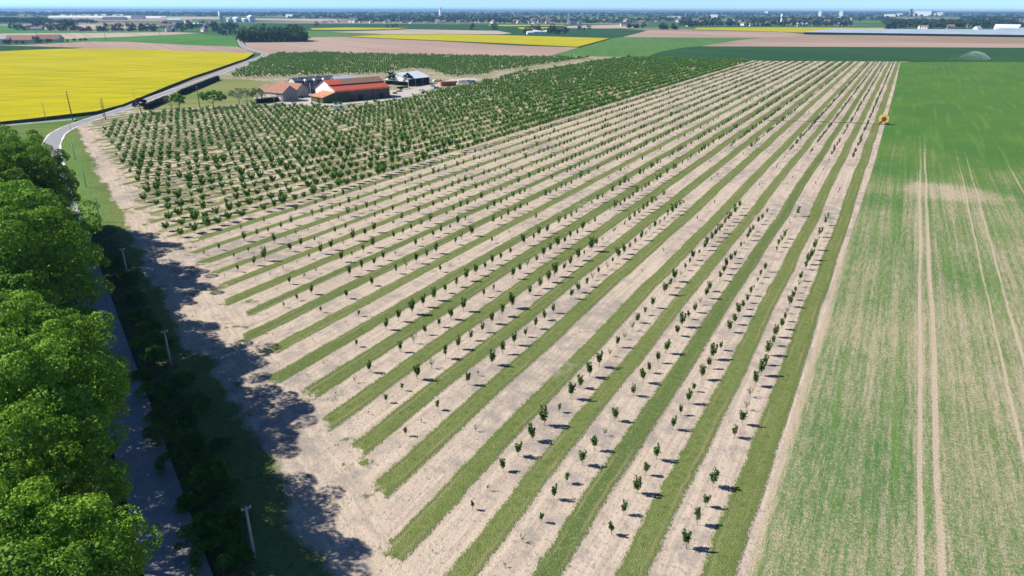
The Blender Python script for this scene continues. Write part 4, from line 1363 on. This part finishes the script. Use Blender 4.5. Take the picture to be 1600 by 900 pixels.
# dark field machine and marker post at the far end of the old block
x, y = g(982, 90.2)
e = empty('field_machine', (x, y, 0), AX)
tag(e, 'dark field machine with two upright masts at the end of the track', 'machine')
MB().box(-1.8, 1.8, -.9, .9, .7, 1.9).box(-1.7, -.2, -.8, .8, 1.9, 2.8).build('body', MT['dark'], e)
MB().tube([(-1.0, 0, 1.5), (-1.0, 0, 4.6)], .16).tube([(1.2, 0, 1.5), (1.2, 0, 5.0)], .16).build('mast', MT['dark'], e)
for sx in (-1.2, 1.2):
    for sy in (-1.0, 1.0): wheel(e, sx, sy, .6, .35)
x, y = g(896.5, 91)
o = MB().tube([(x, y, 0), (x, y, 3.2)], .25, 8).tube([(x, y, 3.2), (x, y, 4.4)], [.5, .3], 8, 1).build('marker_post', [MT['pole'], MT['yellow']])
tag(o, 'pale marker post with yellow head at the edge of the old orchard block', 'post')

# ------------------------------------------------------------------ poles and cables
def pole(x, y, h, r, mat, label, lean=(0, 0), cross=True, rz=0.0, name='utility_pole', group=None):
    e = empty(name, (x, y, 0), rz)
    tag(e, label, 'pole', group)
    MB().tube([(0, 0, -.3), (lean[0], lean[1], h)], [r, r * .7], 8).build('post', mat, e, smooth=True)
    if cross:
        MB().box(lean[0] - .45, lean[0] + .45, lean[1] - .05, lean[1] + .05, h - .35, h - .24).build('crossarm', MT['metal'], e)
        for sx in (-.38, 0, .38):
            MB().tube([(lean[0] + sx, lean[1], h - .24), (lean[0] + sx, lean[1], h - .02)], [.05, .035], 6).build('insulator', MT['white'], e)
    return e


PG = 'poles along the lane beside the orchard'
plist = [((-47.2, 33.7), 6.2, 'pale concrete pole with crossarm, nearest the bottom of the photo by the lane'),
         ((-88.9, 55.3), 5.9, 'pale concrete pole beside shrubs, second from the bottom along the lane'),
         ((-129.2, 75.3), 6.0, 'pale concrete pole at the edge of tree shade, third from the bottom along the lane'),
         ((-170.6, 95.6), 6.4, 'thin pole on the sunlit green verge, fourth from the bottom along the lane'),
         ((-209.5, 115.6), 6.2, 'thin pole on the sunlit green verge, fifth from the bottom along the lane'),
         ((-252, 137.5), 6.2, 'thin pole on the green verge below the road bend, sixth along the lane')]
lane = math.atan2(.452, -.892)
for (p, h, lb) in plist: pole(p[0], p[1], h, .16, MT['pole'], lb, rz=lane + math.pi / 2, group=PG)


def cable(a, b, za, zb, sag, label, r=.018):
    A, B = Vector((*a, za)), Vector((*b, zb))
    pts = []
    for i in range(17):
        t = i / 16
        p = A.lerp(B, t); p.z -= 4 * sag * t * (1 - t)
        pts.append(p)
    o = MB().tube(pts, r, 4, cap=False).build('overhead_cable', MT['hose'])
    tag(o, label, 'cable', 'cables strung between the lane poles')


for i in range(len(plist) - 1):
    (a, ha, _), (b, hb, _) = plist[i], plist[i + 1]
    cable(a, b, ha, hb, .5, f'black overhead cable between the {nth(i)} and {nth(i + 1)} lane pole from the bottom')

pole(*g(114, 188.5), 13.6, .26, MT['woodpole'], 'tall dark wooden pole standing by the lane junction before the rapeseed')
pole(*g(165.5, 187.5), 10.5, .2, MT['woodpole'], 'dark wooden pole on the grass right of the lane junction')
pole(*g(162, 182.5), 8.0, .18, MT['woodpole'], 'shorter wooden pole just behind its taller neighbour at the junction')
pole(*g(72, 187), 8.5, .14, MT['pole'], 'thin pale pole at the rapeseed edge, left of the tall junction pole')
pole(*g(210.5, 155.5), 6.8, .12, MT['pole'], 'thin grey pole at the rapeseed edge near the purple tree')
pole(*g(313, 171.5), 12.2, .24, MT['woodpole'], 'tall wooden pole by the farm drive left of the round topped tree')
pole(*g(487.2, 160.5), 11.0, .22, MT['pole'], 'tall pale pole at the lean to corner of the barn')
pole(*g(638.5, 134), 11.5, .2, MT['woodpole'], 'dark pole before the pale roof of the open shed')
pole(*g(111, 205), 5.4, .1, MT['pole'], 'short thin pole on the verge inside the road bend', cross=False)
for j, (px, py, h) in enumerate(((166, 64.5, 14), (58, 60, 16), (250, 54.5, 13))):
    pole(*g(px, py), h, .35, MT['woodpole'], ['distant pole on the bright green field', 'distant pole behind the tiled farm at left', 'distant pole on the pale field left of the grove'][j])

# ------------------------------------------------------------------ the far country
def far_crown(seed, n, R, H, size, trunk=True, mat=None):
    rr = np.random.default_rng(seed)
    C, N = crown_points(rr, R, H * .0, H, max(4, n // 14), 14, R * .38, shell=(.45, 1.0), low=-.95)
    v, q = leaf_quads(C, N, size, rr)
    idx = np.zeros(len(q), dtype=int)
    if trunk:
        t = MB().tube([(0, 0, -.4), (0, 0, H * .5)], R * .08, 5, cap=False)
        q = np.concatenate([q, np.array(t.f) + len(v)]); v = np.concatenate([v, np.array(t.v)])
        idx = np.concatenate([idx, np.ones(len(t.f), dtype=int)])
    return np_mesh('far_tree', v, q, [mat or MT['leaf_far'], MT['bark']], idx)


FT = [far_crown(700 + i, 380, [6.0, 5.0, 7.0][i], [14, 12, 16][i], 1.9, True, MT['leaf_grove']) for i in range(3)]
FD = [far_crown(710 + i, 220, [6.0, 5.0, 7.0][i], [13, 11, 15][i], 2.3, True, MT['leaf_far']) for i in range(3)]

rr = random.Random(3)
# the rectangular grove
ga_, gb_ = Vector((*g(374, 66.3), 0)), Vector((*g(478, 65.2), 0))
gu = (gb_ - ga_).normalized(); gv = Vector((-gu.y, gu.x, 0))
if gv.y < 0: gv = -gv
GL = (gb_ - ga_).length
for r_ in range(5):
    n_ = int(GL / 9.5)
    for i in range(n_):
        p = ga_ + gu * (5 + i * (GL - 10) / (n_ - 1) + rr.uniform(-2, 2)) + gv * (6 + r_ * 15 + rr.uniform(-3, 3))
        o = link('grove_tree', FT[rr.randrange(3)], None, (p.x, p.y, 0), rr.uniform(0, 6.28))
        s = rr.uniform(1.15, 1.5)
        o.scale = (s, s, s * rr.uniform(0.95, 1.2))
        tag(o, 'tall dark green tree in the rectangular grove beside the bend of the road', 'tree', 'trees of the rectangular grove')


def far_trees(pts, kinds, smin, smax, label, group, name='hedgerow_tree', jit=6):
    for px, py in pts:
        x, y = g(px, py)
        o = link(name, kinds[rr.randrange(len(kinds))], None, (x + rr.uniform(-jit, jit), y + rr.uniform(-jit, jit), -.2), rr.uniform(0, 6.28))
        s = rr.uniform(smin, smax)
        o.scale = (s, s, s * rr.uniform(.85, 1.1))
        tag(o, label, 'tree', group)


far_trees([(22, 46.5), (29, 47), (36, 47.5), (56, 46.5), (62, 46), (70, 46.5), (78, 47), (84, 48), (91, 47.5), (97, 48), (102, 48.2), (108, 48)], FD, .9, 1.8, 'dark tree around the small white farmhouse at far left', 'trees around the small white farmhouse')
far_trees([(118 + i * 5.6 + rr.uniform(-2, 2), 48.3 + rr.uniform(-.4, .4)) for i in range(24)], FD, .7, 1.5, 'dark tree in the hedgerow behind the pale field at left', 'hedgerow trees behind the pale field')
far_trees([(260 + i * 5 + rr.uniform(-2, 2), 46 + rr.uniform(-5, 4)) for i in range(24)], FD, .8, 1.6, 'dark tree among the farm buildings left of the grove', 'trees left of the grove')
far_trees([(342, 53), (348, 54), (354, 54.5), (360, 54.5), (366, 54)], FD, .7, 1.1, 'dark bushy tree close to the left side of the grove', 'bushy trees beside the grove')
far_trees([(820 + i * 5.5, 53 - rr.uniform(0, 1.5)) for i in range(12)], FD, .9, 1.5, 'dark tree sheltering the isolated farmstead in the middle distance', 'trees of the isolated farmstead')
far_trees([(498, 41), (605, 42), (612, 42.5), (618, 42), (736, 46.5), (770, 47), (843, 46.5), (905, 46.3), (913, 46.5), (922, 46)], FD, .7, 1.3, 'lone tree on the dark green field in the distance', 'lone field trees')
far_trees([(983 + i * 4, 44 - rr.uniform(0, 1)) for i in range(6)] + [(1030 + i * 5, 46.3 - rr.uniform(0, 1)) for i in range(7)], FD, .9, 1.6, 'dark tree at the edge of the pink tilled field in the distance', 'trees beyond the pink tilled field')
far_trees([(1384, 46), (1390, 45.5), (1396, 46)], FD, 1.0, 1.5, 'dark tree at the left end of the netted field', 'trees at the left end of the netting')
far_trees([(-4, 68), (6, 68.5), (16, 69), (26, 68.6), (36, 68.2), (58, 66.5), (64, 67), (72, 66.8), (78, 66), (92, 64.8), (100, 64.6), (108, 64.2), (116, 63.8), (124, 63.4), (132, 63), (138, 62.8)], FD, .35, .62, 'dark bush along the tiled farm buildings at left', 'bushes along the tiled farm', 'hedge_bush', 3)

# woods and tree belts that read as one mass
def belt(rows, seed):
    r2 = np.random.default_rng(seed)
    base = []
    for i in range(4):
        C, N = crown_points(r2, 1.0, .1, 1.55, 6, 5, .42, shell=(.5, .95), low=-.6)
        base.append(leaf_quads(C, N, .62, r2))
    V, Q, b = [], [], 0
    for (x0, x1, y0, y1, n, s0, s1) in rows:
        for _ in range(n):
            px, py = r2.uniform(x0, x1), r2.uniform(y0, y1)
            x, y = g(px, py)
            s = r2.uniform(s0, s1)
            v, q = base[r2.integers(4)]
            sx = s * r2.uniform(.9, 1.6)
            V.append(v * np.array([sx, sx, s]) + np.array([x, y, -.4])); Q.append(q + b); b += len(v)
    return np.concatenate(V), np.concatenate(Q)


v, q = belt([(-60, 1660, 21.4, 22.6, 900, 11, 15), (-60, 1660, 22.6, 24.5, 800, 9, 13), (-60, 1660, 24.5, 27, 480, 8, 12),
             (-60, 80, 33.5, 37, 190, 7, 11), (78, 150, 34.5, 37, 60, 5, 8),
             (450, 800, 26, 30, 240, 7, 11), (560, 820, 30, 36, 230, 6, 9), (760, 1000, 28, 37.5, 200, 6, 9),
             (1000, 1400, 27, 34, 420, 6, 10), (1060, 1330, 34, 42.5, 260, 6, 9), (1380, 1600, 33, 45, 420, 6, 10), (1500, 1660, 27, 31, 160, 7, 11)], 12)
o = link('far_woods', np_mesh('far_woods', v, q, [MT['leaf_far']]))
tag(o, 'belts of dark woodland and tree clumps fading towards the horizon', 'woods', kind='stuff')


def far_house(px, py, L, D, E, RD, rz, wall, roof, label, group=None, name='village_house', cat='house'):
    x, y = g(px, py)
    e = empty(name, (x, y, -.4), rz)
    tag(e, label, cat, group)
    gable_walls(L, D, E, RD, None).build('wall', wall, e)
    roof_pair(L, D, E, RD, .4, .25).build('roof', roof, e)
    opening(e, 'window', L * .3, 1.0, 1.6, 1.6, MT['glass'])
    opening(e, 'window', L * .7, 1.0, 1.6, 1.6, MT['glass'])
    return e


hv = []
for i, (wm, rm) in enumerate(((MT['white'], MT['tile']), (MT['plaster'], MT['slate']), (MT['white'], MT['tile_old']))):
    hv.append(far_house(830 + i * 14, 37.6, 14, 9, 5, 8.5, rr.uniform(-.4, .4), wm, rm, ['white house with tiled roof', 'cream house with slate roof', 'white house with brown roof'][i] + ' in the village across the dark green field', 'houses of the distant village'))
zones = [(496, 620, 34, 36, 16), (610, 800, 33.5, 37, 22), (800, 1000, 34.5, 38, 22), (1000, 1180, 27, 41, 20), (1180, 1330, 27, 42, 20), (1400, 1590, 40, 46, 7), (240, 340, 34, 50, 8)]
for x0, x1, y0, y1, n_ in zones:
    for _ in range(n_):
        i = rr.randrange(3)
        c = copy_tree(hv[i])
        x, y = g(rr.uniform(x0, x1), rr.uniform(y0, y1))
        c.location = (x, y, -.4)
        c.rotation_euler = (0, 0, rr.uniform(-.7, .7))
        s = rr.uniform(.8, 1.5); c.scale = (s, s, s)
        c['label'] = ['white house with tiled roof', 'cream house with slate roof', 'white house with brown roof'][i] + ' among the distant trees'
        c['group'] = 'houses scattered in the distance'

# tiled farm at far left
fb = yaw
far_house(9, 66.5, 46, 15, 4.5, 11, fb, MT['plaster'], MT['tile'], 'long farm building with orange tiled roof at far left, middle of three', name='farm_building', cat='farm building')
far_house(55, 65.5, 36, 15, 4.5, 11, fb + .1, MT['plaster'], MT['tile_old'], 'farm building with faded tiled roof at far left, right of the longest', name='farm_building', cat='farm building')
far_house(-14, 65.5, 26, 14, 5, 10.5, fb - .1, MT['white'], MT['slate'], 'grey roofed farm building cut by the left edge of the photo', name='farm_building', cat='farm building')
far_house(41, 46.8, 16, 12, 5, 11, fb + .6, MT['white'], MT['tile'], 'small white farmhouse among dark trees at far left', name='farmhouse')
far_house(48, 47.2, 26, 12, 4, 8, fb, MT['plaster'], MT['slate'], 'low pale barn right of the small white farmhouse', name='farm_building', cat='farm building')
far_house(250, 43.5, 30, 14, 6, 11, fb + .2, MT['plaster'], MT['tile'], 'pink roofed farmhouse in the trees left of the grove', name='farmhouse')
far_house(262, 33.5, 50, 20, 6, 12, fb + .3, MT['white'], MT['zinc'], 'white shed behind the trees left of the grove', name='farm_building', cat='farm building')
far_house(300, 39.7, 70, 14, 5, 8, fb, MT['white'], MT['zinc'], 'long low white shed in the trees left of the silo', name='farm_building', cat='farm building')
far_house(160, 31, 100, 30, 8, 14, fb, MT['plaster'], MT['slate'], 'large slate roofed farm complex beyond the brown field', name='farm_building', cat='farm building')
far_house(205, 29.5, 60, 30, 12, 18, fb, MT['white'], MT['slate'], 'tall pale farm block right of the slate roofed complex', name='farm_building', cat='farm building')
far_house(820, 52.5, 44, 14, 5, 9, fb, MT['plaster'], MT['tile_old'], 'long barn of the isolated farmstead', name='farm_building', cat='farm building')
far_house(824, 53.6, 14, 10, 4, 7, fb + .2, MT['white'], MT['zinc'], 'small white shed of the isolated farmstead', name='farm_building', cat='farm building')
far_house(833, 52.8, 30, 12, 5, 8, fb, MT['white'], MT['zinc'], 'long white shed of the isolated farmstead', name='farm_building', cat='farm building')
far_house(1552, 46.5, 60, 26, 8, 15, -.3, MT['white'], MT['zinc'], 'large white packing hall beyond the netted field', name='packing_hall', cat='hall')
far_house(1527, 47.8, 18, 14, 5, 12, fb + .4, MT['white'], MT['white'], 'white tent shaped hall at the edge of the netting', name='packing_hall', cat='hall')
far_house(1437, 45, 16, 12, 5, 10, fb, MT['white'], MT['tile'], 'white house in the wood behind the netting', name='farmhouse')
far_house(970, 40.8, 30, 16, 6, 12, fb, MT['white'], MT['slate'], 'white farmhouse at the right end of the beige field', name='farmhouse')
far_house(1172, 40.5, 40, 16, 5, 10, fb, MT['white'], MT['white'], 'pale low building behind the yellow strip at right', name='farm_building', cat='farm building')
far_house(1246, 40.8, 34, 16, 6, 11, fb, MT['white'], MT['white'], 'white low building right of the water tower', name='farm_building', cat='farm building')

# grain silo with its white sheds
x, y = g(345, 34.3)
e = empty('grain_silo', (x, y, -.4), yaw)
tag(e, 'tall white grain silo tower left of a cluster of white sheds', 'silo')
MB().tube([(0, 0, 0), (0, 0, 38)], 5.0, 16).tube([(0, 0, 38), (0, 0, 40)], [5.4, 4.4], 16).build('tower', MT['white'], e, smooth=True)
MB().box(5, 9, -2, 2, 0, 30).build('lift_shaft', MT['blue'], e)
for i, (dx, L, H, mt) in enumerate(((14, 26, 16, 'white'), (44, 28, 19, 'zinc'), (76, 26, 15, 'white'), (104, 20, 26, 'zinc'))):
    o = empty('silo_shed', Vector((x, y, -.4)) + rt * dx, -.1)
    gable_walls(L, 26, H * .7, H, None).build('wall', MT[mt], o)
    roof_pair(L, 26, H * .7, H, .5, .4).build('roof', MT['zinc'], o)
    tag(o, f'white gabled store, {nth(i)} to the right of the grain silo tower', 'store', 'white stores beside the grain silo')

# water tower
x, y = g(1220, 39.5)
e = empty('water_tower', (x, y, -.4))
tag(e, 'slender white water tower rising from trees behind the yellow strip', 'water tower')
MB().tube([(0, 0, 0), (0, 0, 24)], [3.4, 2.5], 16).build('shaft', MT['white'], e, smooth=True)
MB().tube([(0, 0, 24), (0, 0, 28), (0, 0, 36), (0, 0, 37.5)], [2.6, 4.2, 4.2, 2.5], 18).build('tank', MT['white'], e, smooth=True)

# church and village hall
x, y = g(889, 38)
e = empty('church', (x, y, -.4), yaw)
tag(e, 'pale church with tall thin spire in the distant village', 'church')
MB().box(-4, 4, -4, 4, 0, 26).build('tower', MT['white'], e)
MB().add([(-4, -4, 26), (4, -4, 26), (4, 4, 26), (-4, 4, 26), (0, 0, 48)], [(0, 1, 4), (1, 2, 4), (2, 3, 4), (3, 0, 4)]).build('spire', MT['zinc'], e)
nv = gable_walls(34, 16, 11, 19, None)
o = nv.build('nave', MT['plaster'], e); o.location = (4.1, -8, 0)
o = roof_pair(34, 16, 11, 19, .4, .3).build('roof', MT['slate'], e); o.location = (4.1, -8, 0)

# large white hall on the horizon
x, y = g(1427, 24.6)
e = empty('white_hall', (x, y, -.4), -.35)
tag(e, 'huge white industrial hall on the horizon at right', 'hall')
MB().box(0, 165, 0, 80, 0, 46).build('wall', MT['white'], e)
MB().box(-2, 167, -2, 82, 46, 49).build('roof', MT['zinc'], e)
x, y = g(1422, 24.6)
o = empty('chimney_tower', (x, y, -.4), yaw)
tag(o, 'grey tower left of the huge white hall on the horizon', 'tower')
MB().box(-9, 9, -9, 9, 0, 58).build('shaft', MT['greystone'], o)
MB().box(-11, 11, -11, 11, 58, 64).build('cap', MT['slate'], o)
for i, (px, py, w_, h) in enumerate(((1456, 24.6, 70, 26), (1468, 24.2, 60, 34), (1405, 24.8, 60, 24), (1280, 27.5, 22, 46), (1313, 27.5, 26, 48), (1390, 26, 90, 22), (687, 27, 14, 60), (1197, 22.5, 46, 40), (452, 27.5, 70, 20), (78, 21, 90, 22), (60, 22, 80, 20), (1052, 30, 90, 16), (1115, 29, 50, 24))):
    x, y = g(px, py)
    e = empty('distant_block', (x, y, -.4), -.2)
    MB().box(-w_ / 2, w_ / 2, 0, w_ * .6, 0, h * .9).build('wall', MT['white'], e)
    MB().box(-w_ / 2 - 1, w_ / 2 + 1, -1, w_ * .6 + 1, h * .9, h).build('roof', MT['zinc'], e)
    tag(e, f'pale block on the skyline, {nth(i)} in the scatter of far white buildings', 'building', 'white buildings near the horizon')
for i, (px, py, L) in enumerate(((75, 27.2, 640), (90, 25.2, 300), (170, 27.2, 160), (128, 24.2, 260))):
    x, y = g(px, py)
    e = empty('greenhouse', (x, y, -.4), yaw)
    tag(e, ['long white greenhouse range, longest of the group at far left', 'white greenhouse behind the longest range at far left', 'short white greenhouse right of the longest range', 'thin white greenhouse farthest back at left'][i], 'greenhouse')
    m = MB()
    for j in range(4): m.add([(0, j * 20, 0), (L, j * 20, 0), (L, j * 20 + 20, 0), (0, j * 20 + 20, 0), (0, j * 20 + 10, 9), (L, j * 20 + 10, 9)], [(0, 1, 5, 4), (3, 4, 5, 2), (0, 4, 3), (1, 2, 5)])
    m.build('glazing', MT['white'], e)

# netted orchard at right
def net_block(pts, name, label, h, nrow):
    P = [Vector((*g(*p), 0)) for p in pts]         # front-left, front-right, back-right, back-left
    e = empty(name, P[0])
    tag(e, label, 'netting')
    m = MB()
    for i in range(nrow):
        a, b = i / nrow, (i + 1) / nrow
        f = lambda s, t: P[0].lerp(P[1], s).lerp(P[3].lerp(P[2], s), t) - P[0]
        for s0, s1 in ((0, .25), (.25, .5), (.5, .75), (.75, 1)):
            q0, q1, q2, q3 = f(s0, a), f(s1, a), f(s1, (a + b) / 2), f(s0, (a + b) / 2)
            q4, q5 = f(s1, b), f(s0, b)
            Z = Vector((0, 0, 1))
            m.add([q0 + Z * h, q1 + Z * h, q2 + Z * (h + 1.0), q3 + Z * (h + 1.0), q4 + Z * h, q5 + Z * h], [(0, 1, 2, 3), (3, 2, 4, 5)])
    m.build('net_roof', MT['net'], e)
    Z = Vector((0, 0, h - .05))
    q = [P[0] - P[0], P[1] - P[0], P[2] - P[0], P[3] - P[0]]
    MB().add([q[0], q[1], q[1] + Z, q[0] + Z], [(0, 1, 2, 3)]).add([q[3], q[0], q[0] + Z, q[3] + Z], [(0, 1, 2, 3)]).build('side_net', MT['hedge'], e)


net_block([(1256, 53.6), (1760, 60.5), (1760, 50.5), (1300, 48)], 'netting_canopy', 'wide pale blue hail netting over an orchard with dark side, at right', 4.5, 12)
net_block([(1555, 48.8), (1760, 50.3), (1760, 46.5), (1570, 46)], 'netting_canopy', 'smaller pale netting behind the wide one at the right edge', 4.5, 6)

# ------------------------------------------------------------------ haze
hz = MB().box(-16000, 16000, -200, 15500, -1.4, 64)
n = NT('thin haze')
pv = n.t.nodes.new('ShaderNodeVolumePrincipled')
pv.inputs['Color'].default_value = (0.30, 0.60, 1.0, 1)
pv.inputs['Density'].default_value = 6.5e-5
pv.inputs['Anisotropy'].default_value = 0.2
n.t.links.new(pv.outputs[0], n.out.inputs['Volume'])
o = hz.build('haze', n.mat)
tag(o, kind='stuff')
